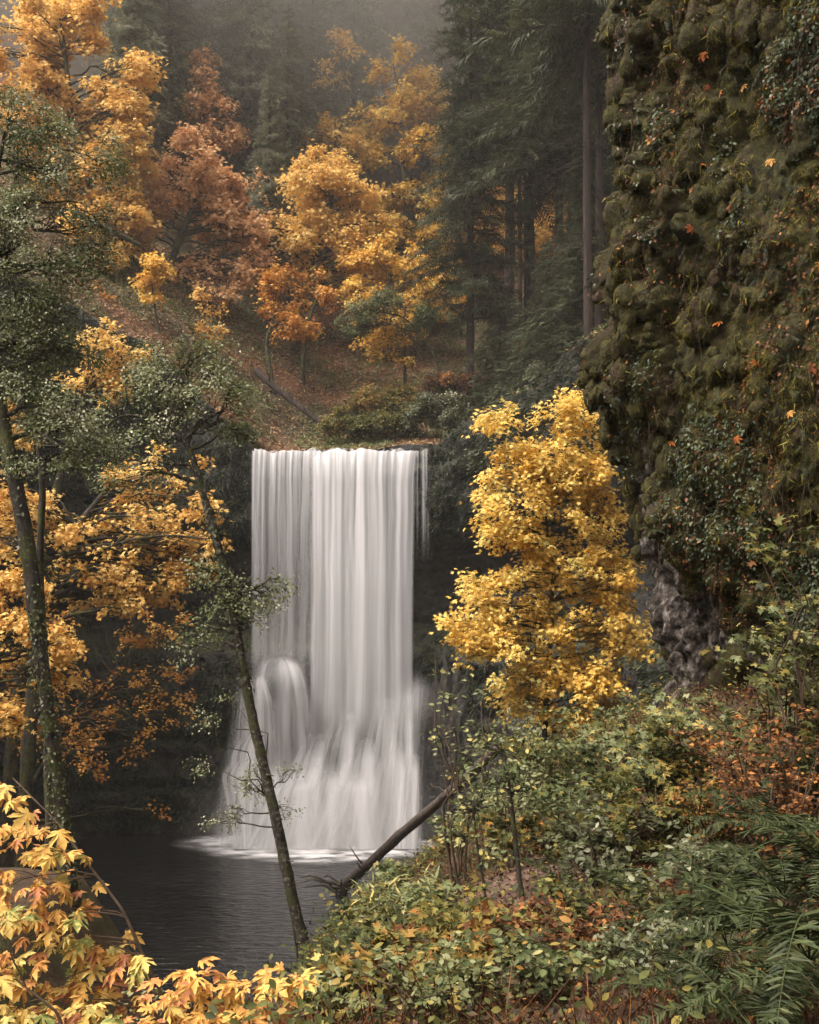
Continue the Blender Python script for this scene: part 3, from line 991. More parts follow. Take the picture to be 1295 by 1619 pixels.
# --- far misty conifers: four kinds, then copies
protos = []
FARL = 'tall grey-green conifer fading into the mist on the far hillside'
for k in range(4):
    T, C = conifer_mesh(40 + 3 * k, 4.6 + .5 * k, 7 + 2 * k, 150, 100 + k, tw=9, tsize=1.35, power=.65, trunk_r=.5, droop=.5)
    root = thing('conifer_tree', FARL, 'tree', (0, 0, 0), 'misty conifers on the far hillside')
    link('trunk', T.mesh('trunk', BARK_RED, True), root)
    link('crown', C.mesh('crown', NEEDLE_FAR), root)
    protos.append([root, False])
far = [(185, 100, .9), (248, 98, .95), (330, 106, 1.0), (395, 96, .92), (440, 108, 1.05), (495, 100, .8), (560, 104, .85), (610, 116, 1.0), (655, 112, 1.0), (700, 104, .95), (120, 112, 1.1),
       (60, 104, 1), (0, 110, 1.1), (-60, 104, 1), (285, 118, 1.1), (360, 122, 1.1), (470, 124, 1.15), (530, 120, 1.1), (590, 128, 1.1), (680, 126, 1.15), (740, 118, 1.1), (790, 110, 1.0),
       (840, 116, 1.05), (900, 108, 1.0), (950, 114, 1.1), (1010, 108, 1.1), (220, 130, 1.1), (410, 132, 1.1), (150, 126, 1.1), (760, 132, 1.2), (860, 130, 1.2), (640, 136, 1.2), (90, 132, 1.2), (500, 138, 1.2), (320, 138, 1.2),
       (215, 88, .62), (425, 86, .62), (455, 92, .7), (268, 92, .75)]
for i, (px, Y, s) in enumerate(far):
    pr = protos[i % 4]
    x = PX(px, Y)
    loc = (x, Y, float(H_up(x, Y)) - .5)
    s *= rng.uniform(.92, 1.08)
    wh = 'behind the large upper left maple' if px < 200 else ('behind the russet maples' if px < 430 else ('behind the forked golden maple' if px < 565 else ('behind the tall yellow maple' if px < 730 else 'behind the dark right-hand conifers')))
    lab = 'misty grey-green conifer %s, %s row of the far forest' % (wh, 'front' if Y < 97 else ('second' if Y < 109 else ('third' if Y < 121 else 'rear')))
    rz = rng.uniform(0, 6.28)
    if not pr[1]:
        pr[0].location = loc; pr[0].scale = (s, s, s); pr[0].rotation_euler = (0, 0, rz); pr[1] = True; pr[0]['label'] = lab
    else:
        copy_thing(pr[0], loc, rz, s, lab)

# --- dark conifers on the right bank
G = 'dark conifers on the right bank above the falls'
conifer('slim dark conifer with a long bare straight trunk beside the yellow trees', 743, 74, 40, G, R_=4.6, c0=7.5, nb=150, seed=1, tw=13, lower_dead=10, trunk_r=.34, droop=.5)
conifer('dark conifer with twin-looking thick trunk rising behind the slim one', 806, 82, 44, G, R_=5.0, c0=17, nb=150, seed=2, tw=13, lower_dead=40, trunk_r=.5)
conifer('thick-trunked dark conifer in the middle of the right hand stand', 838, 76, 44, G, R_=5.2, c0=18, nb=150, seed=3, tw=13, lower_dead=40, trunk_r=.52)
conifer('thin dark conifer pole squeezed between the two thick trunks', 822, 86, 36, G, R_=3.2, c0=15, nb=90, seed=4, tw=11, lower_dead=18, trunk_r=.2)
conifer('dark conifer with wide drooping boughs left of the reddish trunk', 885, 70, 42, G, R_=6.2, c0=15, nb=150, seed=5, tw=14, lower_dead=10, trunk_r=.4, droop=.55)
conifer('short bushy young conifer at the edge of the leaf strewn clearing', 862, 68, 11, G, R_=3.2, c0=.6, nb=90, seed=6, tw=12, trunk_r=.16, droop=.6)
conifer('small dense conifer low against the mossy cliff', 925, 60, 15, G, R_=4.0, c0=1, nb=110, seed=7, tw=12, trunk_r=.2, droop=.6)
conifer('tall reddish-barked conifer beside the edge of the mossy cliff', 932, 52, 44, G, R_=5.0, c0=15, nb=120, seed=8, tw=13, lower_dead=46, trunk_r=.25, droop=.5)
conifer('second reddish-barked conifer directly behind the first by the cliff edge', 948, 58, 46, G, R_=5.2, c0=15, nb=120, seed=9, tw=13, lower_dead=36, trunk_r=.28, droop=.5)
conifer('dark conifer closing the gap behind the yellow tree tops', 712, 102, 34, G, R_=4.6, c0=5, nb=140, seed=10, tw=12, trunk_r=.34)
conifer('low dark conifer beneath the thick trunks', 790, 72, 9, G, R_=2.8, c0=.5, nb=80, seed=12, tw=12, trunk_r=.14, droop=.6)
conifer('dark conifer deep in the shade behind the thick trunks', 775, 108, 42, G, R_=5.0, c0=16, nb=150, seed=13, tw=12, trunk_r=.4)
conifer('dark conifer rising behind the wide drooping boughs', 905, 84, 46, G, R_=5.4, c0=17, nb=150, seed=14, tw=12, trunk_r=.4)

# --- autumn trees above the falls
crown_tree('maple_tree', 'large golden orange maple filling the upper left corner', 76, [(150, 440, 0, .4), (120, 300, 0, .32), (110, 150, 0, .22), (95, 20, 0, .1)],
           fill([(-30, -20), (60, -50), (140, -30), (170, 20), (190, 80), (225, 85), (245, 150)], [(-30, 180), (40, 210), (95, 330), (140, 420), (190, 425), (218, 330), (235, 240), (245, 190)], 95, 18, 38, 4, 1.4),
           T_MAPLE3, .34, ORANGE, seed=21, gap=.35, cr=.55, clus=20, zfun=H_up, tint=(.62, .16), filled=True)
crown_tree('maple_tree', 'round russet orange maple with dark open limbs', 80, [(268, 440, 0, .34), (275, 400, 0, .28), (300, 340, 0, .2), (330, 270, 0, .12)],
           fill([(212, 340), (240, 255), (280, 202), (330, 205), (370, 232), (408, 310), (426, 345)], [(212, 400), (250, 450), (300, 485), (360, 485), (400, 440), (426, 375)], 58, 14, 30, 5, 1.3),
           T_MAPLE3, .32, RUSSET, seed=22, gap=.4, cr=.5, clus=18, zfun=H_up, tint=(.72, .16), filled=True)
crown_tree('maple_tree', 'thin-leaved russet maple top showing behind the round one', 90, [(312, 360, 0, .25), (315, 220, 0, .15), (318, 120, 0, .05)],
           [(315, 130, 34, 34, 0), (350, 170, 42, 30, 0), (300, 180, 34, 34, 0), (370, 210, 34, 34, 0), (325, 215, 40, 34, 0)], T_MAPLE3, .32, RUSSET, seed=23, gap=.5, cr=.5, clus=14, zfun=H_up, tint=(.62, .15))
crown_tree('maple_tree', 'golden maple with forked dark limbs above the middle of the falls', 84, [(470, 470, 0, .3), (490, 420, 0, .26), (520, 360, 0, .18), (530, 270, 0, .1)],
           fill([(438, 335), (455, 265), (490, 225), (520, 235), (560, 270), (600, 320), (630, 370)], [(438, 390), (460, 440), (500, 450), (560, 470), (600, 440), (630, 410)], 52, 14, 30, 3, 1.2),
           T_MAPLE3, .33, ORANGE, seed=24, gap=.35, cr=.55, clus=20, zfun=H_up, tint=(.72, .14), filled=True)
crown_tree('maple_tree', 'paler golden maple top standing behind the forked one', 94, [(530, 400, 0, .25), (530, 250, 0, .14), (530, 180, 0, .05)],
           [(520, 195, 38, 26, 0), (550, 230, 30, 26, 0), (490, 210, 22, 20, 0), (535, 75, 30, 22, 4), (515, 110, 24, 18, 4)], T_MAPLE3, .34, ORANGE, seed=25, gap=.5, cr=.55, clus=15, zfun=H_up, tint=(.7, .14))
crown_tree('maple_tree', 'tall bright yellow maple glowing in the mist between the conifers', 96, [(640, 480, 0, .32), (640, 330, 0, .24), (635, 180, 0, .14), (620, 90, 0, .05)],
           fill([(565, 118), (600, 72), (640, 60), (668, 95), (688, 180), (705, 400)], [(565, 150), (588, 300), (600, 450), (660, 490), (705, 450)], 50, 14, 30, 2, 1.2),
           T_MAPLE3, .36, YELLOW, seed=26, gap=.25, cr=.6, clus=22, zfun=H_up, tint=(.5, .16), filled=True)
crown_tree('maple_tree', 'dim orange maple half hidden behind the dark conifer trunks', 100, [(800, 520, 0, .3), (805, 380, 0, .2), (810, 300, 0, .08)],
           [(790, 330, 50, 44, 0), (840, 350, 50, 50, 0), (800, 400, 60, 40, 0), (760, 290, 44, 36, 0), (860, 280, 44, 36, 0), (845, 410, 50, 30, 0), (820, 370, 60, 50, -4), (760, 370, 40, 40, -2), (890, 340, 40, 40, 0), (800, 240, 40, 30, 0)], T_MAPLE3, .34, ORANGE, seed=27, gap=.3, cr=.55, clus=18, zfun=H_up, tint=(.6, .16))
crown_tree('maple_tree', 'low reddish orange maple thicket beneath the forked golden one', 78, [(480, 560, 0, .16), (490, 500, 0, .12), (510, 450, 0, .06)],
           [(450, 430, 28, 24, 0), (490, 460, 44, 26, 0), (460, 490, 30, 26, 0), (530, 480, 36, 24, 0), (480, 520, 30, 18, 0)], T_MAPLE3, .26, ORANGE_DEEP, seed=28, gap=.6, cr=.4, clus=12, zfun=H_up, tint=(.5, .2), density=.8)
crown_tree('maple_tree', 'yellow maple sprays hanging low by the grey-leaved shrub', 76, [(640, 600, 0, .14), (640, 540, 0, .1), (640, 480, 0, .06)],
           [(600, 470, 40, 22, 0), (660, 460, 50, 26, 0), (625, 535, 46, 20, 0), (585, 520, 24, 18, 0), (700, 490, 34, 22, 0), (620, 565, 26, 12, 0), (650, 510, 34, 18, 0)], T_MAPLE3, .26, YELLOW, seed=29, gap=.55, cr=.38, clus=12, zfun=H_up, tint=(.25, .2), density=.8)
crown_tree('shrub', 'grey-leaved spreading shrub in front of the yellow maple sprays', 74, [(690, 560, 0, .1), (640, 500, 0, .06), (580, 490, 0, .03)],
           [(570, 500, 34, 24, 0), (610, 480, 36, 20, 0), (660, 500, 40, 22, 0), (700, 515, 34, 18, 0), (560, 520, 24, 14, 0)], T_OVAL, .17, PALEGREEN, 'shrub', seed=30, gap=.3, cr=.34, clus=18, zfun=H_up, tint=(.4, .14), parts=('stem', 'foliage'))
crown_tree('maple_tree', 'yellow maple with loose low limbs reaching down to the clearing', 82, [(600, 600, 0, .2), (610, 500, 0, .14), (620, 430, 0, .06)],
           fill([(560, 400), (600, 370), (650, 360), (700, 400), (725, 440)], [(560, 470), (600, 530), (660, 520), (700, 500), (725, 470)], 26, 13, 26, 6, 1.0),
           T_MAPLE3, .28, YELLOW, seed=45, gap=.4, cr=.4, clus=13, zfun=H_up, tint=(.35, .2), filled=True)
crown_tree('maple_tree', 'sparse russet maple with mossy limbs at the foot of the round one', 74, [(430, 600, 0, .16), (420, 540, 0, .12), (440, 480, 0, .05)],
           fill([(395, 470), (420, 430), (460, 420), (500, 450)], [(395, 500), (420, 530), (460, 540), (500, 510)], 16, 12, 22, 7, .8),
           T_MAPLE3, .25, ORANGE_DEEP, seed=46, gap=.5, cr=.36, clus=9, zfun=H_up, tint=(.5, .2), filled=True)
crown_tree('maple_sapling', 'small yellow maple sapling on the crest of the left slope', 70, [(250, 520, 0, .08), (240, 450, 0, .05), (235, 410, 0, .03)],
           [(235, 410, 26, 18, 0), (250, 440, 26, 18, 0), (230, 455, 22, 14, 0), (245, 475, 22, 12, 0)], T_MAPLE3, .26, YELLOW, 'sapling', seed=31, gap=.2, cr=.32, clus=14, zfun=H_up, tint=(.2, .18))
crown_tree('maple_sapling', 'small orange sapling trailing down the slope right of the yellow one', 72, [(320, 560, 0, .06), (325, 500, 0, .04), (318, 470, 0, .02)],
           [(318, 470, 20, 10, 0), (328, 495, 18, 14, 0), (335, 520, 14, 16, 0)], T_MAPLE3, .24, ORANGE, 'sapling', seed=32, gap=.2, cr=.28, clus=12, zfun=H_up, tint=(.4, .18))
crown_tree('maple_sapling', 'sparse orange sapling on the brow below the large golden maple', 70, [(180, 540, 0, .06), (175, 480, 0, .04), (165, 450, 0, .02)],
           [(165, 462, 26, 14, 0), (175, 490, 18, 14, 0)], T_MAPLE3, .22, ORANGE_DEEP, 'sapling', seed=33, gap=.2, cr=.28, clus=8, zfun=H_up, tint=(.5, .18))
# bushes behind the lip
for i, (a, b_, rx, ry, Y, mt, lb, ti) in enumerate([
    (560, 668, 50, 24, 68, MIXED, 'golden green bush on the creek bank left of the middle of the lip', .42),
    (625, 660, 44, 28, 69, MIXED, 'wide yellow-green bush right behind the falls lip', .28),
    (690, 655, 42, 34, 68, GREEN, 'dull green bush at the right end of the falls lip', .6),
    (745, 670, 44, 36, 66, GREEN, 'dark green bush on the rim above the mossy ledge', .45),
    (720, 610, 50, 18, 74, BROWN, 'brown leafed bush at the foot of the slim conifer', .5),
    (830, 630, 60, 26, 70, GREEN, 'dark bush under the drooping conifer boughs', .35),
    (610, 630, 56, 20, 74, MIXED, 'low tawny bush in the clearing behind the lip', .5),
    (800, 665, 46, 30, 63, GREEN, 'dark bush on the rim right of the falls lip', .4),
    (860, 680, 50, 40, 60, GREEN, 'large dark bush on the rim behind the yellow maple top', .45),
    (915, 640, 44, 44, 58, GREEN, 'dark bush on the rim beside the edge of the mossy cliff', .4),
    (790, 720, 44, 26, 61.5, GREEN, 'bush hanging over the rock rim right of the falls', .35),
    (850, 740, 44, 26, 58.5, GREEN, 'bush hanging over the rock rim behind the yellow maple', .3),
    (880, 600, 46, 30, 66, GREEN, 'dark bush in front of the small dense conifer', .5),
    (375, 690, 26, 20, 66, GREEN, 'small green bush on the rim left of the falls', .5)]):
    crown_tree('bush', lb, Y, [(a, b_ + ry + 12, 0, .06), (a, b_, 0, .03)], [(a - rx * .4, b_, rx * .6, ry, 0), (a + rx * .4, b_ + 3, rx * .6, ry, .5)], T_OVAL, .2, mt, 'bush', seed=60 + i, gap=.1, cr=.36, clus=26, zfun=H_up, tint=(ti, .14), parts=('stem', 'foliage'))

# --- yellow maple beside the cliff
crown_tree('maple_tree', 'bright yellow maple against the foot of the mossy cliff', 25, [(850, 1330, 0, .09), (862, 1150, 0, .07), (875, 950, .3, .05), (860, 780, .3, .03), (840, 660, 0, .014)],
           fill([(712, 962), (735, 925), (752, 800), (757, 670), (790, 640), (815, 655), (840, 695), (862, 685), (885, 640), (905, 605), (922, 625), (945, 650), (962, 760), (980, 880), (1003, 935), (1024, 968)], [(712, 985), (740, 1035), (762, 1085), (800, 1115), (850, 1135), (900, 1178), (940, 1165), (965, 1085), (1000, 1045), (1024, 990)], 230, 12, 26, 1, .55, .6),
           T_MAPLE3, .125, YELLOW, seed=35, gap=.25, cr=.22, clus=19, zfun=H_low, tint=(.62, .15), base_r=.02, density=1.25, flat=.6, filled=True)

# --- left bank: orange maples over the pool
crown_tree('maple_tree', 'large orange maple leaning over the pool on the left bank', 42, [(40, 1250, 0, .3), (60, 1000, 0, .24), (110, 850, 0, .18), (180, 760, 0, .1)],
           fill([(-20, 730), (60, 770), (130, 770), (200, 715), (260, 695), (310, 705), (345, 740), (358, 820)], [(-20, 900), (60, 940), (130, 960), (200, 965), (260, 960), (310, 920), (345, 890), (358, 850)], 84, 13, 30, 8, 1.0, .6),
           T_MAPLE3, .21, ORANGE, seed=36, gap=.5, cr=.34, clus=15, tint=(.55, .2), zfun=H_low, filled=True)
crown_tree('maple_tree', 'orange maple with bright tops showing above the green leaning tree', 48, [(20, 1150, 0, .3), (80, 800, 0, .2), (140, 600, 0, .1)],
           [(160, 535, 34, 22, 0), (185, 565, 40, 26, 0), (150, 590, 34, 26, 0), (195, 605, 30, 24, 0), (130, 620, 30, 22, 0), (30, 690, 30, 30, 0), (15, 650, 20, 20, 0)], T_MAPLE3, .22, ORANGE, seed=37, gap=.35, cr=.36, clus=16, tint=(.7, .16), zfun=H_low)
crown_tree('maple_tree', 'deep orange maple low on the left edge beside the ivied trunk', 30, [(-60, 1350, 0, .2), (-40, 1150, 0, .16), (-10, 1000, 0, .1)],
           fill([(-30, 890), (30, 890), (80, 930), (125, 1010)], [(-30, 1150), (30, 1140), (80, 1110), (125, 1060)], 34, 13, 28, 10, .8),
           T_MAPLE3, .17, ORANGE, seed=38, gap=.35, cr=.27, clus=16, tint=(.48, .2), zfun=H_low, filled=True)
crown_tree('maple_tree', 'sparse small-leaved orange tree hanging in the dark over the pool', 46, [(40, 1260, 0, .16), (120, 1120, 0, .1), (200, 1060, 0, .06)],
           fill([(20, 960), (150, 950), (250, 960), (320, 990)], [(20, 1180), (150, 1215), (250, 1190), (320, 1060)], 80, 10, 24, 9, 1.2, .5) + [(235, 1285, 26, 7, 0)],
           T_MAPLE3, .17, ORANGE_DEEP, seed=39, gap=.7, cr=.3, clus=9, tint=(.55, .2), zfun=H_low, density=.7, filled=True)
# --- dark evergreen-ish mass on the left bank (green)
crown_tree('broadleaf_tree', 'ivied mossy tree with grey-green crown rising along the left edge', 19, [(108, 1400, 0, .17), (98, 1290, 0, .14), (76, 1130, 0, .135), (60, 1000, 0, .14), (44, 860, 0, .15), (12, 700, 0, .13), (-6, 600, 0, .11), (-20, 450, 0, .08), (-10, 300, 0, .05), (10, 200, 0, .03)],
           [(20, 190, 50, 40, 0), (80, 215, 40, 34, 0), (30, 260, 60, 34, .5), (100, 270, 36, 30, 0), (-10, 330, 50, 34, 0), (60, 330, 50, 34, 0), (120, 320, 26, 18, 0), (20, 400, 60, 40, .5), (80, 420, 40, 34, 0), (30, 470, 60, 40, 0), (90, 500, 34, 34, .4),
            (20, 540, 60, 34, 0), (75, 560, 44, 30, 0), (40, 610, 50, 26, 0), (95, 640, 46, 24, 0), (150, 420, 40, 40, .6), (160, 260, 30, 30, .5), (140, 360, 40, 30, .6), (130, 560, 34, 26, 1), (60, 680, 50, 22, 0), (130, 670, 40, 22, 0), (110, 715, 46, 18, 0), (40, 730, 34, 16, 0)],
           T_OVAL, .075, GREYGREEN, seed=41, gap=.35, cr=.26, leafx=3.2, clus=26, tint=(.5, .22), zfun=H_low, base_r=.05, bark=BARK, wob=.09, density=.9)
crown_tree('broadleaf_tree', 'mossy forked trunk standing just right of the ivied tree', 21, [(78, 1180, 0, .10), (66, 1000, 0, .10), (62, 900, 0, .085), (68, 770, 0, .07), (60, 700, 0, .04)],
           [(150, 690, 40, 16, 0), (190, 720, 40, 16, 0), (110, 740, 30, 14, 0)], T_OVAL, .07, GREYGREEN, seed=42, gap=.3, cr=.2, clus=20, tint=(.5, .2), zfun=H_low, base_r=.04, wob=.08)
# --- leaning thin tree in front of the falls
crown_tree('broadleaf_tree', 'thin leaning lichen-spotted tree with arching grey-green crown left of the falls', 16, [(500, 1619, 0, .125), (487, 1520, 0, .10), (462, 1420, 0, .095), (444, 1330, 0, .09), (424, 1240, 0, .085), (402, 1150, 0, .085), (385, 1060, 0, .078), (368, 960, 0, .075), (344, 860, 0, .07), (318, 770, 0, .06), (300, 705, 0, .045), (250, 662, 0, .032), (195, 655, 0, .018), (170, 672, 0, .01)],
           [(250, 560, 34, 18, .4), (350, 550, 30, 16, .3), (385, 610, 20, 22, .2), (210, 600, 34, 18, .3), (180, 640, 34, 18, 0), (300, 560, 40, 20, 0), (270, 590, 44, 22, 0), (340, 590, 34, 24, 0), (245, 620, 34, 20, 0), (310, 625, 46, 22, 0), (365, 630, 26, 26, 0), (345, 665, 34, 22, 0), (290, 655, 40, 16, 0), (375, 680, 20, 16, 0), (220, 690, 40, 14, 0), (250, 735, 34, 12, 0), (200, 760, 30, 12, 0),
            (330, 900, 34, 16, 0), (380, 925, 40, 16, 0), (350, 960, 44, 18, 0), (420, 935, 36, 12, 0), (330, 990, 36, 14, 0), (390, 985, 30, 14, 0), (440, 915, 24, 8, 0), (310, 1020, 30, 10, 0)],
           T_OVAL, .062, GREYGREEN, seed=43, gap=.45, cr=.2, leafx=2.6, clus=20, tint=(.55, .2), zfun=H_low, base_r=.035, bark=BARK_LICHEN, wob=.1, sides=6, density=.9)
IV = np.random.default_rng(8)


def trunk_ivy(root, px0, Y, n, rad):
    pts = np.array([P(a, b_, Y) for a, b_ in px0])
    t = IV.random(n) * (len(pts) - 1)
    c = np.stack([np.interp(t, np.arange(len(pts)), pts[:, k]) for k in range(3)], -1)
    a = IV.random(n) * 6.283
    d = np.stack([np.cos(a), np.sin(a), 0 * a], -1)
    keep = vn(np.stack([a * .8, c[:, 2] * 1.2, a * 0], -1), 5) > -.35
    mb = MB()
    mb.leaves(T_OVAL6, c + d * (rad + IV.uniform(-.02, .09, n))[:, None], d * .2 + IV.normal(size=(n, 3)) * .5 + [0, 0, -.6], d + IV.normal(size=(n, 3)) * .4 + [0, 0, .4], IV.uniform(.05, .10, n), np.clip(IV.normal(size=n) * .2 + .45, 0, 1))
    part('ivy', mb, GREEN, root)


for ob in list(bpy.data.objects):
    if ob.get('label', '').startswith('ivied mossy tree'):
        trunk_ivy(ob, [(112, 1400), (98, 1290), (76, 1130), (62, 1010)], 19, 1100, .13)
        trunk_ivy(ob, [(62, 1010), (60, 980), (44, 860), (16, 700)], 19, 500, .12)
    elif ob.get('label', '').startswith('thin leaning'):
        trunk_ivy(ob, [(392, 1090), (368, 960), (344, 860), (330, 800)], 16, 260, .07)
# its sparse side sprays are separate lobes of the same kind of tree: twigs in front of the spray
crown_tree('broadleaf_tree', 'sparse twiggy sapling clinging to the leaning trunk before the lower cascade', 16.2, [(470, 1500, 0, .022), (452, 1400, 0, .02), (432, 1310, 0, .018), (420, 1250, 0, .012)],
           [(460, 1222, 24, 7, 0), (395, 1245, 30, 14, 0), (450, 1275, 24, 8, 0), (370, 1280, 24, 10, 0), (350, 1300, 26, 9, 0), (400, 1215, 20, 7, 0), (340, 1140, 26, 9, 0), (365, 1110, 20, 8, 0), (330, 1210, 20, 10, 0)],
           T_OVAL, .05, GREYGREEN, seed=44, gap=.2, cr=.13, clus=7, tint=(.6, .2), zfun=H_low, base_r=.014, wob=.12, sides=5, bark=BARK)


# ------------------------------------------------------------------ logs
def log(label, a, b_, r0, r1, mat=LOGM, stubs=0, seed=0, name='fallen_log', sag=-.01):
    R = np.random.default_rng(seed)
    p0, p1 = np.array(a, float), np.array(b_, float)
    root = thing(name, label, 'log', p0)
    mb = MB()
    pts = path(p0, p1, 26, sag, .004, seed)
    mb.tube(pts, np.linspace(r0, r1, 26), 14, rough=.22)
    mb.add([p0 - norm(p1 - p0) * .02])
    ring = np.arange(14)
    mb.f3.append(np.stack([ring, np.full(14, mb.n - 1), (ring + 1) % 14], -1))
    part('trunk', mb, mat, root, True)
    for k in range(stubs):
        t = R.integers(3, 22)
        d = norm(rdir(1, R)[0] + np.array([0, 0, .8]))
        sb = MB()
        L_ = R.uniform(.5, 1.4)
        sb.tube(path(pts[t], pts[t] + d * (L_ + r0), 5, 0, .08, k), np.linspace(r0 * .22, r0 * .06, 5), 5)
        part('branch', sb, mat, root, True)
    return root


log('long weathered log slanting from the pool up the right bank', P(540, 1404, 51), P(800, 1172, 36), .27, .17, stubs=4, seed=3, sag=0)
log('dark fallen trunk lying on the slope left above the falls lip', P(404, 586, 71.5), P(512, 672, 68.5), .26, .2, BARK_RED, 3, 5)
log('thin fallen log propped on the upper left hillside', P(118, 335, 66), P(222, 388, 68), .2, .14, BARK, 2, 7)
log('small dark log lying across the path by the thin saplings', P(770, 1362, 13), P(880, 1322, 13.6), .06, .045, BARK, 1, 9)
log('short mossy log just below the other one on the path', P(775, 1402, 12.4), P(905, 1350, 13.4), .07, .05, BARK, 1, 11)
# root snag at the water's edge
root = thing('snag', 'tangled dead root snag at the foot of the long slanting log', 'snag', P(505, 1412, 50))
mb = MB()
for k in range(9):
    a = P(540, 1412, 50) + rng.normal(size=3) * .2
    e = P(470 + rng.uniform(0, 110), 1385 + rng.uniform(0, 30), 50 + rng.normal() * .5)
    mb.tube(path(a, e, 8, .2, .15, k), np.linspace(.09, .02, 8), 5)
part('root', mb, BARK, root, True)

# ------------------------------------------------------------------ mossy cliff on the right
def cliff_base(s, z):
    """s 0..1 along the face from the far left corner to the near right"""
    # plan curve
    X = np.interp(s, [-.35, -.12, 0, .1, .4, .8, 1.3], [7.5, 4.0, 2.9, 3.05, 4.0, 5.2, 7.2])
    Y = np.interp(s, [-.35, -.12, 0, .1, .4, .8, 1.3], [21.5, 17.6, 15.6, 14.6, 12.9, 11.2, 8.6])
    # the profile: overhanging upwards
    py = HY - (z - CZ) * F / 15
    dx = np.interp(py, [-400, -100, 0, 200, 430, 530, 620, 700, 830, 900, 1000, 1100, 1250], [.6, .3, .28, .26, .12, 0, .04, .16, .38, .55, .78, .92, 1.0])
    lean = np.interp(z, [9, 12, 16, 24, 34], [1.6, 1.1, 0, -.35, -.6])
    return X + dx + np.interp(z, [12, 14, 17, 22, 24], [.42, .5, .68, .6, .5]), Y + lean * .6


def face(nsx, nz, s0, s1, z0, z1):
    S, Z = np.meshgrid(np.linspace(s0, s1, nsx), np.linspace(z0, z1, nz))
    X, Y = cliff_base(S, Z)
    e = 1e-3
    X2, Y2 = cliff_base(S + e, Z)
    t = norm(np.stack([X2 - X, Y2 - Y, X * 0], -1))
    n = np.stack([t[..., 1], -t[..., 0], t[..., 2] * 0], -1)
    n = -n if (n[nz // 2, nsx // 2, 1] > 0) else n
    p = np.stack([X, Y, Z], -1)
    # smooth normals along s
    nn = n.copy()
    for k in range(1, 16):
        nn[:, k:] += n[:, :-k]; nn[:, :-k] += n[:, k:]
    nn = norm(nn)
    wp = p + .18 * np.stack([fbm(p * 2.1, 3, 80), fbm(p * 2.1, 3, 81), fbm(p * 1.4, 3, 82)], -1)
    w1, id1 = worley(wp * np.array([1.3, 1.3, .62]), 5)
    w2, id2 = worley(wp * np.array([3.2, 3.2, 1.7]), 6)
    w3, id3 = worley(wp * np.array([7.2, 7.2, 3.6]), 7)
    edge = np.clip(1.3 - np.abs(S) * 3.2, .12, 1)
    b1 = np.sqrt(np.clip(1 - (w1 / .75) ** 2, 0, 1)) * .26
    b2 = np.sqrt(np.clip(1 - (w2 / .72) ** 2, 0, 1)) * .26 * (id2 > .45)
    b3 = np.sqrt(np.clip(1 - (w3 / .7) ** 2, 0, 1)) * .07
    rocky = np.clip(np.maximum(14.3 - Z + fbm(p * 1.1, 3, 83) * 1.2 - S * 2.2, 15.9 - Z + fbm(p * 1.3, 3, 84) * 1.0 - np.abs(S - .02) * 16) / 1.0, 0, 1)                     # bare rock near the foot
    rocky = np.clip(rocky + np.exp(-((S - .03) / .07) ** 2) * np.clip(1.3 - np.abs(Z - 15.0) / 1.3, 0, 1), 0, 1)
    d = (b1 * (.6 + edge) + (b2 + b3) * (.35 + edge)) * (1 - .8 * rocky)
    d = d + fbm(p * .8, 5, 8) * .38 + fbm(p * [3, 3, 1.6], 4, 9) * (.16 + .16 * rocky) + fbm(p * [9, 9, 5], 3, 19) * (.07 + .06 * rocky) - rocky * .16 * (worley(p * [2.2, 2.2, 1.2] + .3 * fbm(p * 2, 3, 88)[..., None], 89)[0])
    q = p + nn * d[..., None]
    q[..., 2] -= d * .15
    return S, q, nn, rocky, d


S, Q, NN, RK, D = face(700, 700, -.3, 1.25, 9.5, 26.5)
m, N, L = new_mat('mossy_rock')
out = N.new('ShaderNodeOutputMaterial')
at = N.new('ShaderNodeAttribute'); at.attribute_name = 'tint'
tc = N.new('ShaderNodeTexCoord')


def nse(scale, det=6, st=(1, 1, 1)):
    mp = N.new('ShaderNodeMapping'); mp.inputs['Scale'].default_value = st
    n_ = N.new('ShaderNodeTexNoise'); n_.inputs['Scale'].default_value = scale; n_.inputs['Detail'].default_value = det; n_.inputs['Roughness'].default_value = .68
    L.new(tc.outputs['Object'], mp.inputs[0]); L.new(mp.outputs[0], n_.inputs['Vector'])
    return n_.outputs['Fac']


r1 = ramp(N, [(.28, (.011, .010, .003)), (.45, (.028, .025, .007)), (.6, (.058, .052, .013)), (.75, (.11, .10, .026))])
L.new(nse(5, 8), r1.inputs[0])
r2 = ramp(N, [(.3, (.016, .010, .006)), (.7, (.06, .034, .018))])
L.new(nse(14, 5), r2.inputs[0])
mxa = N.new('ShaderNodeMixRGB')
k = N.new('ShaderNodeMapRange'); k.inputs[1].default_value = .50; k.inputs[2].default_value = .64
L.new(nse(1.1, 5), k.inputs[0]); L.new(k.outputs[0], mxa.inputs[0]); L.new(r1.outputs[0], mxa.inputs[1]); L.new(r2.outputs[0], mxa.inputs[2])
r3 = ramp(N, [(.36, (.010, .008, .006)), (.48, (.04, .032, .026)), (.56, (.11, .09, .078)), (.66, (.26, .23, .21))])
L.new(nse(9, 10, (1, 1, .6)), r3.inputs[0])
mxb = N.new('ShaderNodeMixRGB')
ad = N.new('ShaderNodeMath'); ad.operation = 'ADD'
L.new(at.outputs['Fac'], ad.inputs[0]); L.new(nse(2.3, 5), ad.inputs[1])
k2 = N.new('ShaderNodeMapRange'); k2.inputs[1].default_value = .74; k2.inputs[2].default_value = .88
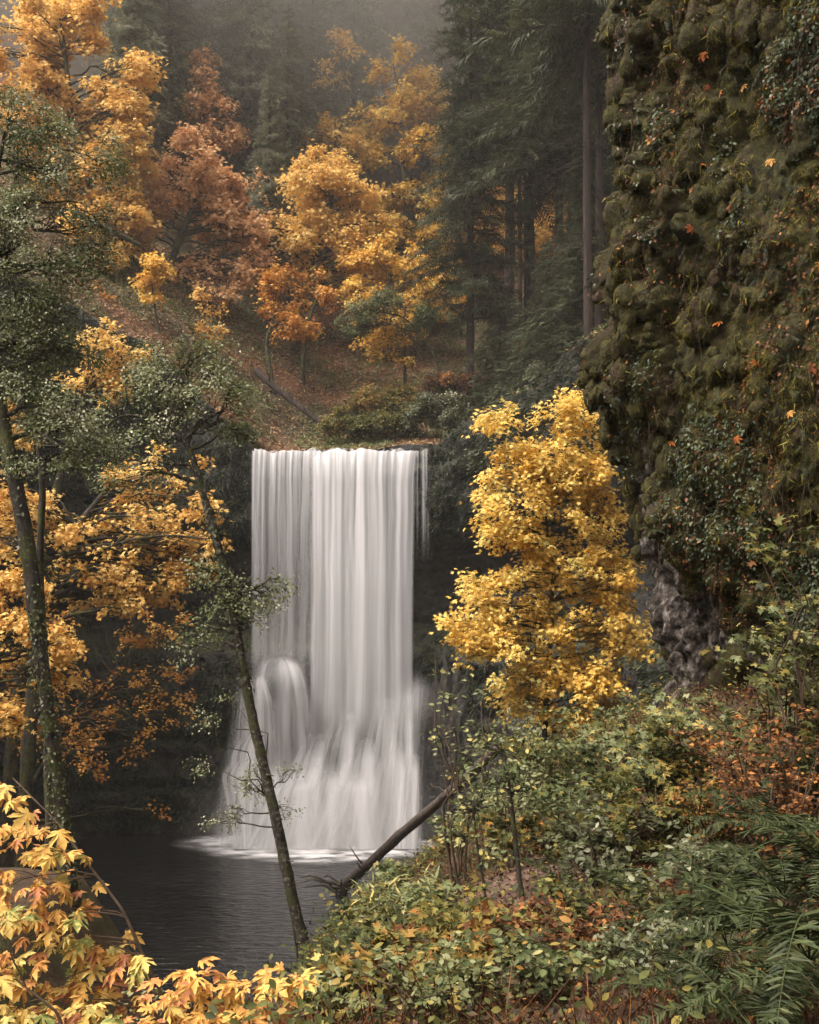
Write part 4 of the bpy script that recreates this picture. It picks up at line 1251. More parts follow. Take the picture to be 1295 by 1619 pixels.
L.new(ad.outputs[0], k2.inputs[0]); L.new(k2.outputs[0], mxb.inputs[0]); L.new(mxa.outputs[0], mxb.inputs[1]); L.new(r3.outputs[0], mxb.inputs[2])
pb = N.new('ShaderNodeBsdfPrincipled'); pb.inputs['Roughness'].default_value = .85; pb.inputs['Specular IOR Level'].default_value = .25
L.new(mxb.outputs[0], pb.inputs['Base Color'])
b = N.new('ShaderNodeBump'); b.inputs['Strength'].default_value = 1; b.inputs['Distance'].default_value = .06
L.new(nse(22, 8, (1, 1, .7)), b.inputs['Height']); L.new(b.outputs[0], pb.inputs['Normal'])
L.new(pb.outputs[0], out.inputs[0])
MOSSY = m
n_, m_ = S.shape
mb = MB()
idx = np.arange(n_ * m_).reshape(n_, m_)
mb.add(Q.reshape(-1, 3), f4=np.stack([idx[:-1, :-1], idx[:-1, 1:], idx[1:, 1:], idx[1:, :-1]], -1).reshape(-1, 4), tint=RK.ravel() * .6)
o = link('mossy_cliff', mb.mesh('mossy_cliff', MOSSY, True))
tag(o, kind='structure', label='overhanging mossy cliff face along the right side')

# surface frame for scattering on the cliff
GN = np.cross(np.gradient(Q, axis=1), np.gradient(Q, axis=0))
GN = norm(GN)
if (GN * NN).sum() < 0: GN = -GN


def on_cliff(n, R, cond=None):
    if n == 1:
        a_, b_, c_ = on_cliff(200, R, cond)
        return a_[:1], b_[:1], c_[:1]
    i = R.integers(3, n_ - 3, n * 4 + 2000); j = R.integers(40, m_ - 20, n * 4 + 2000)
    if cond is not None:
        kp = cond(Q[i, j], RK[i, j], GN[i, j], D[i, j], S[i, j])
        i, j = i[kp], j[kp]
    i, j = i[:n], j[:n]
    return Q[i, j] + R.normal(size=(len(i), 3)) * .01, GN[i, j], RK[i, j]


R = np.random.default_rng(77)
MOSSBODY = noise_mat('moss_cushions', [(.3, (.022, .019, .006)), (.5, (.062, .056, .014)), (.72, (.13, .12, .03))], 6, bump=1, bscale=45, bdist=.03, rough=.95, spec=.05,
                     second=([(.3, (.035, .024, .010)), (.7, (.12, .085, .035))], 1.1, .5, .62))
th_ = np.linspace(0, np.pi, 15); ph_ = np.linspace(0, 2 * np.pi, 25)
TT, PP = np.meshgrid(th_, ph_, indexing='ij')
UD = np.stack([np.sin(TT) * np.cos(PP), np.sin(TT) * np.sin(PP), np.cos(TT)], -1)
UD[:, -1] = UD[:, 0]
ii_ = np.arange(UD.shape[0] * UD.shape[1]).reshape(UD.shape[:2])
UF = np.stack([ii_[:-1, :-1], ii_[1:, :-1], ii_[1:, 1:], ii_[:-1, 1:]], -1).reshape(-1, 4)
CB = MB(); fp, fn = [], []


def cushions(n, cond, r0, r1):
    p, g, rk = on_cliff(n, R, cond)
    for q, gq in zip(p, g):
        r = R.uniform(r0, r1) * R.uniform(.6, 1)
        el = R.uniform(1.15, 2.3)
        c = q + gq * r * .05 - np.array([0, 0, r * .35])
        taper = 1 - .35 * np.clip(-UD[..., 2:3], 0, 1)
        k = 1 + .42 * fbm(UD * 1.5 + q * 3, 3, 5)[..., None] + .16 * fbm(UD * 4 + q, 3, 6)[..., None]
        v = c + UD * k * taper * np.array([r, r, r * el])
        CB.add(v.reshape(-1, 3), f4=UF, tint=0.0)
        m_ = int(1500 * (r / .2) ** 1.8)
        a1, b1_ = R.integers(0, 15, m_), R.integers(0, 25, m_)
        keep = R.random(m_) < np.sin(th_[a1]) + .1
        fp.append(v[a1, b1_][keep] + R.normal(size=(keep.sum(), 3)) * r * .07); fn.append(UD[a1, b1_][keep])


front = lambda q, r, g, d, s: (g[:, 1] < .5)
cushions(300, lambda q, r, g, d, s: (np.abs(s) < .10) & (r < .75) & (q[:, 2] > 13.6) & (fbm(q * .9, 2, 90) > -.25), .07, .19)
cushions(90, lambda q, r, g, d, s: (s > .07) & (s < .40) & (r < .6) & (q[:, 2] > 13.2) & (fbm(q * .8, 2, 91) > .05), .06, .17)
cushions(60, lambda q, r, g, d, s: (s > .3) & (r < .6) & (q[:, 2] > 13) & (fbm(q * .8, 2, 92) > .1), .05, .17)
cushions(14, lambda q, r, g, d, s: (s > -.05) & (s < .3) & (q[:, 2] < 12.9) & (q[:, 2] > 11.5), .10, .2)
tag(link('moss_cushions', CB.mesh('moss_cushions', MOSSY, True)), 'rounded olive moss cushions bulging from the cliff', kind='stuff')
p, g, rk = on_cliff(320000, R, lambda q, r, g, d, s: (r < .6) & (fbm(q * 1.3, 3, 70) > -.35 + .3 * R.random(len(q))))
p = np.concatenate([p] + fp); g = np.concatenate([g] + fn)
mb = MB()
tn_ = np.clip(.42 + fbm(p * 1.3, 3, 71) * .6 + R.normal(size=len(p)) * .12, 0, 1)
mb.leaves(T_BLADE, p, g * .5 + np.array([0, 0, -.7]) + R.normal(size=p.shape) * .45, g + R.normal(size=p.shape) * .4, R.uniform(.02, .06, len(p)) * (1 + 1.6 * (R.random(len(p)) < .06)), tn_)
tag(link('moss', mb.mesh('moss', MOSSF)), 'olive moss fuzz hanging on the cliff', kind='stuff')

p, g, rk = on_cliff(42000, R, lambda q, r, g, d, s: (r < .5) & (fbm(q * [1.0, 1.0, .6] + [0, 0, 4], 4, 72) > .05 + .12 * R.random(len(q)) - .12 * (s > .25)))
mb = MB()
tn_ = np.clip(.5 + fbm(p * 3, 2, 74) * .4 + R.normal(size=len(p)) * .2, 0, 1)
mb.leaves(T_OVAL6, p + g * R.uniform(.01, .07, (len(p), 1)), g * .3 + np.array([0, 0, -.8]) + R.normal(size=p.shape) * .6, g + np.array([0, 0, .5]) + R.normal(size=p.shape) * .4, R.uniform(.035, .075, len(p)), tn_)
tag(link('ivy', mb.mesh('ivy', IVY)), 'small dark creeper leaves covering the cliff', kind='stuff')
# dead brown stems and leaves on the cliff
p, g, rk = on_cliff(17000, R, lambda q, r, g, d, s: (r < .5) & (fbm(q * .9 + 9, 3, 75) > .0))
mb = MB()
mb.leaves(T_OVAL, p + g * R.uniform(.02, .1, (len(p), 1)), g * .5 + np.array([0, 0, -.8]) + R.normal(size=p.shape) * .7, g + R.normal(size=p.shape) * .5, R.uniform(.03, .08, len(p)), R.random(len(p)) ** 1.3)
tag(link('dead_foliage', mb.mesh('dead_foliage', BROWN)), 'withered brown leaves caught in the moss of the cliff', kind='stuff')

# small fern leaves and trailing stems hanging from the moss
p, g, rk = on_cliff(3000, R, lambda q, r, g, d, s: (r < .5) & (fbm(q * 1.5 + 5, 3, 76) > .02) & (s > -.05))
mb = MB()
mb.leaves(T_SPRAY, p + g * .03, g * .9 + np.array([0, 0, -.9]) + R.normal(size=p.shape) * .5, g * .6 + [0, 0, .8] + R.normal(size=p.shape) * .4, R.uniform(.08, .24, len(p)), np.clip(R.normal(size=len(p)) * .25 + .42, 0, 1))
tag(link('cliff_ferns', mb.mesh('cliff_ferns', FERN)), 'tiny fern leaves hanging from the mossy cliff', kind='stuff')
p, g, rk = on_cliff(420, R, lambda q, r, g, d, s: (r < .6) & (s > .03))
mb = MB()
for q, gq in zip(p, g):
    L_ = R.uniform(.25, 1.1)
    e = q + gq * R.uniform(.03, .15) + np.array([R.normal() * .12, R.normal() * .08, -L_])
    mb.tube(path(q, e, 9, 0, .10, int(R.integers(999))) + gq * .10, np.linspace(.006, .003, 9), 3, tint=R.random())
tag(link('trailing_stems', mb.mesh('trailing_stems', TWIG)), 'thin brown stems trailing down the cliff', kind='stuff')

# fallen maple leaves stuck on the cliff: each one a thing
leafproto = []
CLIFFLEAF = leaf_mat('fallen_maple_leaf', [(0, (0.30, 0.07, 0.03)), (.35, (0.45, 0.15, 0.03)), (.5, (0.50, 0.26, 0.06)), (1, (.4, .3, .1))], trans=.15)
for k in range(3):
    mb = MB()
    mb.leaves(T_MAPLE, [[0, 0, 0]], [[0, 1, 0]], [[0, 0, 1]], 1.0, [(.08, .3, .5)[k]])
    me = mb.mesh('fallen_leaf', CLIFFLEAF)
    leafproto.append(me)
spots = [(1110, 265), (1245, 210), (1218, 257), (1140, 515), (1195, 572), (1283, 580), (1238, 433), (1085, 520), (1075, 150), (1113, 88), (1200, 570), (1075, 807), (1250, 655), (1100, 300), (1030, 222), (1180, 140),
         (1222, 28), (1285, 12), (1260, 18), (1020, 200), (1090, 362), (1155, 330), (1180, 610), (1060, 700), (1232, 495), (1150, 40), (1205, 160), (1145, 145), (1270, 300), (1165, 690), (1120, 140), (1095, 410), (1010, 330), (1290, 420), (1250, 90)]
tmat = ['deep orange', 'orange', 'yellow']
Qf = Q.reshape(-1, 3); Gf = GN.reshape(-1, 3)
prj = np.stack([W0 / 2 + Qf[:, 0] * F / Qf[:, 1], HY - (Qf[:, 2] - CZ) * F / Qf[:, 1]], -1)
vis = (Gf[:, 1] < .3)
for k, (a, b_) in enumerate(spots):
    dd = np.hypot(prj[:, 0] - a, prj[:, 1] - b_) + np.where(vis, 0, 1e3) + Qf[:, 1] * .5
    j = int(np.argmin(dd))
    p_, g_ = Qf[j], Gf[j]
    kind = int(R.integers(0, 3))
    ob = link('fallen_leaf', leafproto[kind])
    f_ = norm(np.array([R.normal() * .9, 0, -1]))
    n2_ = norm(g_ + np.array([0, -.3, .4]) + R.normal(size=3) * .55)
    f_ = norm(f_ - n2_ * f_.dot(n2_)); x_ = np.cross(f_, n2_)
    p_ = p_ - n2_ * .03
    sc = R.uniform(.06, .12)
    M = Matrix(((x_[0], f_[0], n2_[0]), (x_[1], f_[1], n2_[1]), (x_[2], f_[2], n2_[2]))).to_4x4()
    ob.matrix_world = Matrix.Translation(Vector(p_ + n2_ * .08)) @ M @ Matrix.Scale(sc, 4)
    wz = 'high' if b_ < 180 else ('fairly high' if b_ < 330 else ('halfway up' if b_ < 540 else 'low'))
    wx = 'on the left part' if a < 1090 else ('in the middle' if a < 1190 else 'on the right part')
    tag(ob, 'fallen %s maple leaf caught %s %s of the mossy cliff' % (tmat[kind], wz, wx), 'leaf', 'fallen maple leaves caught on the mossy cliff')


# ------------------------------------------------------------------ ferns
def frond_mesh(name, L_, seed, mat=FERN, pairs=26, arch=.45, width=.16, tint=(.5, .15)):
    R = np.random.default_rng(seed)
    t = np.linspace(0, 1, 16)
    r = np.stack([L_ * t * (1 - .12 * t), L_ * (.10 * np.sin(t * 2.6 + seed * 1.7) - .10 * np.sin(seed * 1.7)), L_ * (arch * 1.5 * t - arch * 1.75 * t * t)], -1)
    mb = MB()
    mb.tube(r, np.linspace(.0045, .0012, 16) * (L_ / .8), 4, tint=.8)
    tp = np.linspace(.14, .99, pairs)
    p_ = np.stack([np.interp(tp, t, r[:, k]) for k in range(3)], -1)
    tg_ = np.stack([np.interp(tp, t, np.gradient(r, axis=0)[:, k]) for k in range(3)], -1)
    tg_ = norm(tg_)
    w = width * L_ * np.sin(np.pi * np.clip(tp * .86 + .10, 0, 1)) ** .7 * (1 - .25 * tp)
    for s in (-1, 1):
        side = np.array([0, s, 0]) + np.zeros((pairs, 3))
        fw = side + tg_ * .35 + R.normal(size=(pairs, 3)) * .07 + np.array([0, 0, -.12])
        nn = np.cross(tg_, side) * s
        nn = np.where(nn[:, 2:3] < 0, -nn, nn) + R.normal(size=(pairs, 3)) * .12
        keep_ = R.random(pairs) > .06
        mb.leaves(T_LANCE, p_, fw + R.normal(size=(pairs, 3)) * .12, nn + R.normal(size=(pairs, 3)) * .15, w * R.uniform(.75, 1.1, pairs) * keep_ + 1e-4, np.clip(tint[0] + R.normal() * .1 + R.normal(size=pairs) * tint[1], 0, 1))
    return mb.mesh(name, mat)


FR = [frond_mesh('frond', .80, k, pairs=38, arch=.30 + .07 * k, width=.15) for k in range(5)]
FRB = [frond_mesh('frond', .8, 20 + k, BROWN, 20, .4 + .1 * k, .2) for k in range(2)]


def fern(label, x, y, z, size, n=12, seed=0, group='sword ferns on the bank', meshes=FR, tilt=None, name='fern'):
    R = np.random.default_rng(seed)
    root = thing(name, label, 'fern', (x, y, z), group)
    for k in range(n):
        o_ = link('frond', meshes[int(R.integers(len(meshes)))], root)
        s = size * R.uniform(.75, 1.15)
        o_.scale = (s, s, s)
        o_.rotation_euler = (R.normal() * .15, -R.uniform(-.25, .65), k * 6.283 / n + R.normal() * .2)
    if tilt: root.rotation_euler = tilt
    return root


FL = [  # px, py of crown base, Y, size, n, label
    (1280, 1520, 3.6, 1.0, 15, 'largest sword fern filling the lower right corner'),
    (1200, 1640, 3.4, .85, 13, 'sword fern cut by the bottom edge near the lower right corner'),
    (1330, 1400, 4.4, .95, 14, 'sword fern spreading in from the right edge'),
    (1120, 1590, 4.2, .72, 12, 'low sword fern left of the big corner ferns'),
    (1230, 1330, 5.6, .8, 12, 'shaded sword fern above the corner ferns'),
    (1010, 1440, 6.5, .75, 12, 'dark sword fern beside the red-brown bracken'),
    (900, 1420, 8.0, .8, 12, 'sword fern in the middle of the right bank'),
    (590, 1500, 8.0, .75, 14, 'broad sword fern at the brink above the pool'),
    (545, 1560, 7.5, .65, 12, 'dark sword fern hanging over the brink'),
    (650, 1560, 6.5, .6, 12, 'small sword fern in the bottom middle'),
    (840, 1570, 5.2, .55, 11, 'small sword fern among the fallen stems'),
    (1290, 1250, 7.0, .9, 12, 'sword fern low on the right edge below the brown brush'),
    (1100, 1380, 7.0, .7, 11, 'sword fern with arching fronds on the right bank'),
    (980, 1560, 5.0, .5, 10, 'tiny sword fern near the straw stems'),
    (680, 1470, 9.5, .6, 11, 'sword fern behind the brink fern'),
    (1180, 1450, 4.8, .75, 13, 'sword fern just left of the largest corner fern'),
    (1310, 1590, 3.1, .7, 13, 'sword fern tight in the lower right corner'),
    (1150, 1500, 4.0, .6, 12, 'sword fern between the corner ferns and the straw stems'),
    (1060, 1500, 5.2, .55, 12, 'sword fern right of the straw stems'),
    (1240, 1420, 4.6, .8, 14, 'sword fern under the fronds reaching in from the right edge'),
    (930, 1510, 6.2, .6, 12, 'dim sword fern behind the straw stems'),
    (760, 1600, 4.8, .5, 11, 'sword fern at the bottom edge left of the middle of the bank'),
    (580, 1600, 5.6, .55, 12, 'sword fern at the bottom edge beside the leaning trunk'),
    (1150, 1300, 7.2, .7, 12, 'shaded sword fern below the rusty bracken'),
]
for k, (a, b_, Y, s, n, lb) in enumerate(FL):
    q_ = P(a, b_, Y)
    zg = float(H_low(q_[0], q_[1]))
    fern(lb, q_[0], q_[1], max(q_[2], zg) if q_[2] - zg > -.3 else zg, s, n, 200 + k)
for k, (a, b_, Y, s, lb) in enumerate([(1060, 1430, 6.8, .6, 'red-brown dead bracken clump on the right bank'), (1160, 1230, 9, .8, 'red-brown bracken at the foot of the cliff'), (1240, 1180, 8.5, .8, 'rusty bracken at the right edge below the cliff')]):
    q_ = P(a, b_, Y)
    fern(lb, q_[0], q_[1], q_[2], s, 11, 240 + k, 'dead bracken', FRB, name='bracken')
# small ferns growing on the cliff
for k in range(16):
    p, g, rk = on_cliff(1, R, lambda q, r, g, d, s: (r < .4) & (g[:, 1] < .2) & (s > .02) & (q[:, 2] > 14.5))
    p, g = p[0], g[0]
    ob = fern('small fern tuft rooted in the moss of the cliff face', p[0], p[1], p[2], R.uniform(.28, .42), 7, 260 + k, 'small ferns on the mossy cliff')
    ob.rotation_euler = (math.radians(40), 0, math.atan2(g[0], -g[1]))
    ax_, ay_ = W0 / 2 + p[0] * F / p[1], HY - (p[2] - CZ) * F / p[1]
    ob['label'] = 'small fern tuft rooted in moss %s %s of the cliff' % ('high up' if ay_ < 250 else ('at mid height' if ay_ < 600 else 'low down'), 'near the left edge' if ax_ < 1060 else ('in the middle' if ax_ < 1180 else 'towards the right side'))


# ------------------------------------------------------------------ shrubs of the right bank
def shrub(name, label, cat, px, Y, top, spread, mat, leaf=T_OVAL6, size=.06, stems=7, per=40, tint=(.5, .2), seed=0, zf=H_low, group=None, bare=.25, stemr=.008, lean=(0, 0), up=.8, zb=None):
    R = np.random.default_rng(seed)
    x = PX(px, Y)
    z0 = float(zf(x, Y)) - .05 if zb is None else zb
    z1 = CZ + (HY - top) * Y / F
    h = max(z1 - z0, .3)
    root = thing(name, label, cat, (x, Y, z0), group)
    T, C = MB(), MB()
    for s in range(stems):
        az = R.random() * 6.28
        sp = spread * R.uniform(.2, 1.0)
        end = np.array([x + math.cos(az) * sp + lean[0], Y + math.sin(az) * sp * .8 + lean[1], z0 + h * R.uniform(.6, 1.05)])
        st = path((x + R.normal() * .08, Y + R.normal() * .08, z0), end, 14, .1, .07, int(R.integers(999)))
        T.tube(st, np.linspace(stemr * (1 + h * .4), stemr * .3, 14), 5)
        ntw = 7
        for w in range(ntw):
            k = R.integers(int(14 * bare), 14)
            d = norm(np.array([R.normal(), R.normal() * .8, R.uniform(-.2, .6)]))
            tl = R.uniform(.15, .42) * (spread * .6 + h * .2)
            e = st[k] + d * tl
            tw_ = path(st[k], e, 7, .06, .08, int(R.integers(999)))
            T.tube(tw_, np.linspace(stemr * .4, stemr * .15, 7), 3)
            n = max(3, int(per / ntw * R.uniform(.6, 1.4)))
            u = R.uniform(.1, 1.05, n)
            b0 = np.stack([np.interp(u, np.linspace(0, 1, 7), tw_[:, q]) for q in range(3)], -1)
            sd_ = norm(np.cross(d, [0, 0, 1])) * np.where(R.random(n) < .5, -1, 1)[:, None]
            fw = sd_ + d * .5 + R.normal(size=(n, 3)) * .35 + [0, 0, -.25]
            C.leaves(leaf, b0 + R.normal(size=(n, 3)) * size * .35, fw, R.normal(size=(n, 3)) * .38 + [0, -.2, up], size * R.uniform(.6, 1.15, n), np.clip(tint[0] + R.normal() * tint[1] * .5 + R.normal(size=n) * tint[1], 0, 1))
    part('stem', T, TWIG, root, True)
    part('foliage', C, mat, root)
    return root


SH = [  # label, px, Y, top py, spread, mat, leaf, size, stems, per, tint
    ('slender shrub with pale round leaves in front of the lower cascade', 730, 10, 1060, .45, PALEGREEN, T_OVAL6, .07, 8, 34, (.62, .18)),
    ('pale round-leaved shrub beside the slanting log', 800, 11, 1200, .6, PALEGREEN, T_OVAL6, .07, 10, 40, (.5, .2)),
    ('tall green-leaved shrub under the yellow maple', 830, 12, 1150, .9, PALEGREEN, T_OVAL6, .075, 12, 60, (.4, .2)),
    ('yellow-green vine maple below the bright maple', 880, 14, 1160, .9, MIXED, T_MAPLE3, .10, 12, 60, (.35, .2)),
    ('leafy green shrub at the right foot of the bright maple', 960, 12, 1130, .9, PALEGREEN, T_MAPLE3, .10, 12, 60, (.55, .2)),
    ('light green thimbleberry patch before the cliff foot', 1040, 10, 1130, .9, PALEGREEN, T_MAPLE3, .11, 14, 60, (.7, .18)),
    ('green and gold shrub below the bare cliff rock', 1110, 9.5, 1120, .8, MIXED, T_MAPLE3, .09, 12, 55, (.35, .22)),
    ('tall shrub with green and yellow leaves at the right edge', 1285, 7.2, 850, .7, MIXED, T_MAPLE3, .085, 14, 70, (.25, .2)),
    ('green leafed shrub climbing before the dark cliff on the right', 1230, 7.8, 960, .7, PALEGREEN, T_MAPLE3, .08, 12, 60, (.6, .2)),
    ('rusty brown brush below the right edge shrub', 1200, 7.4, 1110, .8, BROWN, T_OVAL, .05, 18, 80, (.6, .25)),
    ('tangle of orange-brown twiggy brush near the right edge', 1270, 6.6, 1150, .7, BROWN, T_OVAL, .05, 18, 80, (.75, .2)),
    ('brown and orange brush in the middle of the right bank', 1130, 7.6, 1200, .7, MIXED, T_OVAL, .05, 14, 80, (.7, .2)),
    ('pale leaved shrub over the dirt path', 690, 9, 1390, .5, PALEGREEN, T_MAPLE3, .10, 9, 45, (.65, .2)),
    ('light green shrub behind the brink fern', 620, 9.5, 1390, .5, PALEGREEN, T_LANCE, .16, 9, 40, (.75, .15)),
    ('low green and orange shrub at the bottom edge', 640, 5.2, 1500, .5, MIXED, T_MAPLE3, .075, 10, 55, (.5, .25)),
    ('pale leafed shrub in the bottom middle', 545, 5.2, 1540, .4, PALEGREEN, T_MAPLE3, .08, 9, 50, (.75, .15)),
    ('orange-leaved low shrub beside the bottom ferns', 740, 5.6, 1480, .5, MIXED, T_MAPLE3, .075, 10, 55, (.68, .2)),
    ('mixed green and brown brush before the path', 830, 6, 1500, .6, MIXED, T_OVAL6, .06, 10, 60, (.45, .25)),
    ('dark green shrub in the shade of the right bank', 950, 8, 1280, .8, GREEN, T_OVAL6, .07, 12, 70, (.55, .2)),
    ('shaded leafy shrub between bracken and fern', 1080, 7, 1330, .6, GREEN, T_OVAL6, .07, 10, 60, (.6, .2)),
    ('yellowing shrub in the shade beside the thin saplings', 880, 10, 1300, .8, MIXED, T_MAPLE3, .09, 12, 60, (.4, .22)),
    ('brown brush clump at the bottom right of the path', 930, 5.6, 1470, .6, BROWN, T_OVAL, .05, 14, 80, (.6, .25)),
    ('twiggy pale-leaved shrub on the far bank right of the falls', 850, 30, 1120, 1.6, PALEGREEN, T_OVAL6, .16, 14, 60, (.55, .2)),
    ('green shrub on the far bank above the slanting log', 850, 38, 1120, 1.8, GREEN, T_OVAL6, .16, 14, 80, (.75, .2)),
    ('sprawling green shrub below the slanting log', 760, 26, 1300, 1.4, PALEGREEN, T_OVAL6, .14, 14, 80, (.45, .2)),
    ('leafy shrub on the bank edge below the slanting log', 640, 16, 1400, .8, PALEGREEN, T_MAPLE3, .12, 10, 60, (.6, .2)),
    ('low leafy green clump in the bottom middle beside the straw stems', 860, 4.6, 1530, .45, PALEGREEN, T_OVAL6, .05, 10, 60, (.45, .2)),
    ('yellow-green low shrub in front of the trail patch', 760, 7.0, 1475, .5, MIXED, T_MAPLE3, .07, 10, 60, (.42, .15)),
    ('bushy green plant at the bottom edge right of the pale shrub', 690, 4.6, 1560, .4, PALEGREEN, T_OVAL6, .045, 10, 60, (.6, .2)),
    ('tangled olive brush between the trail patch and the ferns', 960, 6.4, 1400, .6, MIXED, T_OVAL6, .055, 12, 70, (.25, .15)),
    ('yellow-green bush halfway down the bank under the cliff foot', 1020, 8.0, 1230, .7, MIXED, T_MAPLE3, .085, 12, 60, (.40, .15)),
    ('olive brush halfway up the bank right of the thin saplings', 920, 9.0, 1230, .7, PALEGREEN, T_OVAL6, .07, 12, 60, (.35, .2)),
    ('dark green brush in the lower right middle', 1040, 5.0, 1480, .5, GREEN, T_OVAL6, .05, 12, 70, (.7, .15)),
    ('sparse grey shrub on the near slope in front of the pool', 250, 9, 1470, .5, PALEGREEN, T_OVAL6, .06, 8, 34, (.75, .12)),
    ('second sparse grey shrub on the near slope, closer to the middle', 215, 8, 1500, .45, PALEGREEN, T_OVAL6, .05, 8, 30, (.8, .12)),
]
for k, (lb, px, Y, top, sp_, mt, lf, sz, st, per, ti) in enumerate(SH):
    shrub('shrub', lb, 'shrub', px, Y, top, sp_, mt, lf, sz, st, int(per * 1.3), ti, 300 + k)

# thin dark saplings standing on the path
for k, (lb, pts, Y, r) in enumerate([('thin dark sapling pole in front of the right bank', [(838, 1495), (822, 1400), (812, 1300), (796, 1190)], 8.5, .03),
                                     ('thinner sapling pole left of the dark one', [(782, 1500), (768, 1420), (755, 1340), (748, 1280)], 8.8, .016)]):
    crown_tree('sapling', lb, Y, [(a, b_, 0, r * (1 - .18 * i)) for i, (a, b_) in enumerate(pts)], [(pts[-1][0], pts[-1][1], 36, 26, 0), (pts[-1][0] + 20, pts[-1][1] + 60, 36, 24, 0), (pts[-1][0] - 24, pts[-1][1] + 40, 26, 20, .2)],
               T_OVAL6, .055, PALEGREEN, 'sapling', seed=90 + k, gap=.2, cr=.09, clus=7, tint=(.55, .2), zfun=H_low, base_r=.01, parts=('stem', 'foliage'), sides=5)

# ground cover and litter
R = np.random.default_rng(5)


def near_pts(n, ymin, ymax, pw=1.5, thr=None, seed=33, path_clear=True):
    x = R.uniform(-2, 6.5, n); y = ymin + (ymax - ymin) * R.random(n) ** pw
    z = H_low(x, y)
    kp = z > .2
    if thr is not None: kp &= fbm(np.stack([x * 1.2, y * 1.2, x * 0], -1), 3, seed) > thr
    if path_clear: kp &= ((x - PATHC[0]) / .75) ** 2 + ((y - PATHC[1]) / 1.5) ** 2 > .8 + .5 * R.random(n)
    return np.stack([x[kp], y[kp], z[kp]], -1)


PATHC = (PX(815, 9.6), 9.6)
p = near_pts(110000, 3, 34, 1.3, path_clear=False)
g1 = (1 + p[:, 1] * .04)
mb = MB()
mb.leaves(T_OVAL6, p + np.stack([0 * g1, 0 * g1, R.uniform(0, .08, len(p))], -1), R.normal(size=p.shape), R.normal(size=p.shape) * .7 + [0, 0, 1], R.uniform(.015, .042, len(p)) * g1, np.clip(R.normal(size=len(p)) * .25 + .35, 0, 1))
tag(link('leaf_litter', mb.mesh('leaf_litter', LITTER)), 'fallen leaves on the near bank', kind='stuff')
p = near_pts(60000, 3.2, 33, 1.4, -.1)
g1 = (1 + p[:, 1] * .04)
mb = MB()
hgt = R.random(len(p)) ** 1.3 * .5 * (1 + .5 * fbm(p * 1.1, 2, 4))
kk_ = ~((p[:, 1] < 9) & (p[:, 0] > -.2 + .02 * p[:, 1]) & (R.random(len(p)) < .35))
p, g1, hgt = p[kk_], g1[kk_], hgt[kk_]
mb.leaves(T_OVAL6, p + np.stack([0 * g1, 0 * g1, hgt], -1), R.normal(size=p.shape) + [0, 0, -.3], R.normal(size=p.shape) * .55 + [0, -.2, 1], R.uniform(.02, .05, len(p)) * g1, np.clip(R.normal(size=len(p)) * .2 + .25 + .45 * fbm(p * [.8, .8, 0], 2, 3), 0, 1))
tag(link('undergrowth', mb.mesh('undergrowth', MIXED)), 'low herbs covering the near bank', kind='stuff')
p = near_pts(42000, 3.0, 20, 1.4, -.25, 35)
mb = MB()
mb.leaves((T_BLADE[0] * [.14, 1, 1], T_BLADE[1]), p, R.normal(size=p.shape) * .6 + [0, 0, .8], R.normal(size=p.shape), R.uniform(.1, .42, len(p)), np.clip(R.normal(size=len(p)) * .25 + .45, 0, 1))
tag(link('grass', mb.mesh('grass', BROWN)), 'dead grass and thin dry stems on the near bank', kind='stuff')
p = near_pts(15000, 4.6, 24, 1.3, .05, 36)
mb = MB()
mb.leaves(T_LANCE, p + [0, 0, .05], R.normal(size=p.shape) + [0, 0, .35], R.normal(size=p.shape) * .6 + [0, -.3, 1], R.uniform(.05, .15, len(p)), np.clip(R.normal(size=len(p)) * .2 + .5, 0, 1))
tag(link('low_greenery', mb.mesh('low_greenery', FERN)), 'small green fern leaflets and herbs on the near bank', kind='stuff')
# the bare patch of trail
a_, b_ = np.meshgrid(np.linspace(-1, 1, 50), np.linspace(-1, 1, 50))
u_ = a_ * np.sqrt(1 - b_ ** 2 / 2); w_ = b_ * np.sqrt(1 - a_ ** 2 / 2)
px_ = PATHC[0] + u_ * .85; py_ = PATHC[1] + w_ * 1.6
PATHM = noise_mat('trail_dirt', [(.3, (.05, .032, .022)), (.5, (.14, .088, .062)), (.7, (.24, .16, .125))], 6, bump=.7, bscale=20)
tag(grid_mesh('path', px_, py_, H_low(px_, py_) + .035 - .05 * (u_ ** 2 + w_ ** 2) ** 3, PATHM), 'bare pinkish brown earth of the trail', kind='structure')
# litter and tufts over the upper hillside
n = 170000
pcm = pc[(pc[:, 1] > 40)]
pcm = pcm[np.argsort(pcm[:, 0])]
x = R.uniform(-34, 22, n); y = R.uniform(44, 100, n)
kp = (np.abs(x) < y * .45)
x, y = x[kp], y[kp]
dcur = np.min(np.hypot(x[:, None] - pc[::6, 0], y[:, None] - pc[::6, 1]), axis=1)
inside = (y < np.interp(x, pcm[:, 0], pcm[:, 1]) + .4) | (x > 26)
kp = ~inside
x, y = x[kp], y[kp]
z = H_up(x, y)
mb = MB()
LITTER_UP = leaf_mat('hillside_leaves', [(0, (0.09, 0.06, 0.035)), (0.4, (0.22, 0.14, 0.075)), (0.8, (0.40, 0.24, 0.11)), (1, (0.56, 0.38, 0.18))], trans=0.1)
mb.leaves(T_OVAL, np.stack([x, y, z + R.random(len(x)) * .12], -1), R.normal(size=(len(x), 3)), R.normal(size=(len(x), 3)) * .7 + [0, -.4, 1], R.uniform(.12, .24, len(x)), np.clip(R.normal(size=len(x)) * .25 + .5, 0, 1))
tag(link('hillside_litter', mb.mesh('hillside_litter', LITTER_UP)), 'fallen leaves over the slope above the falls', kind='stuff')
n = 130000
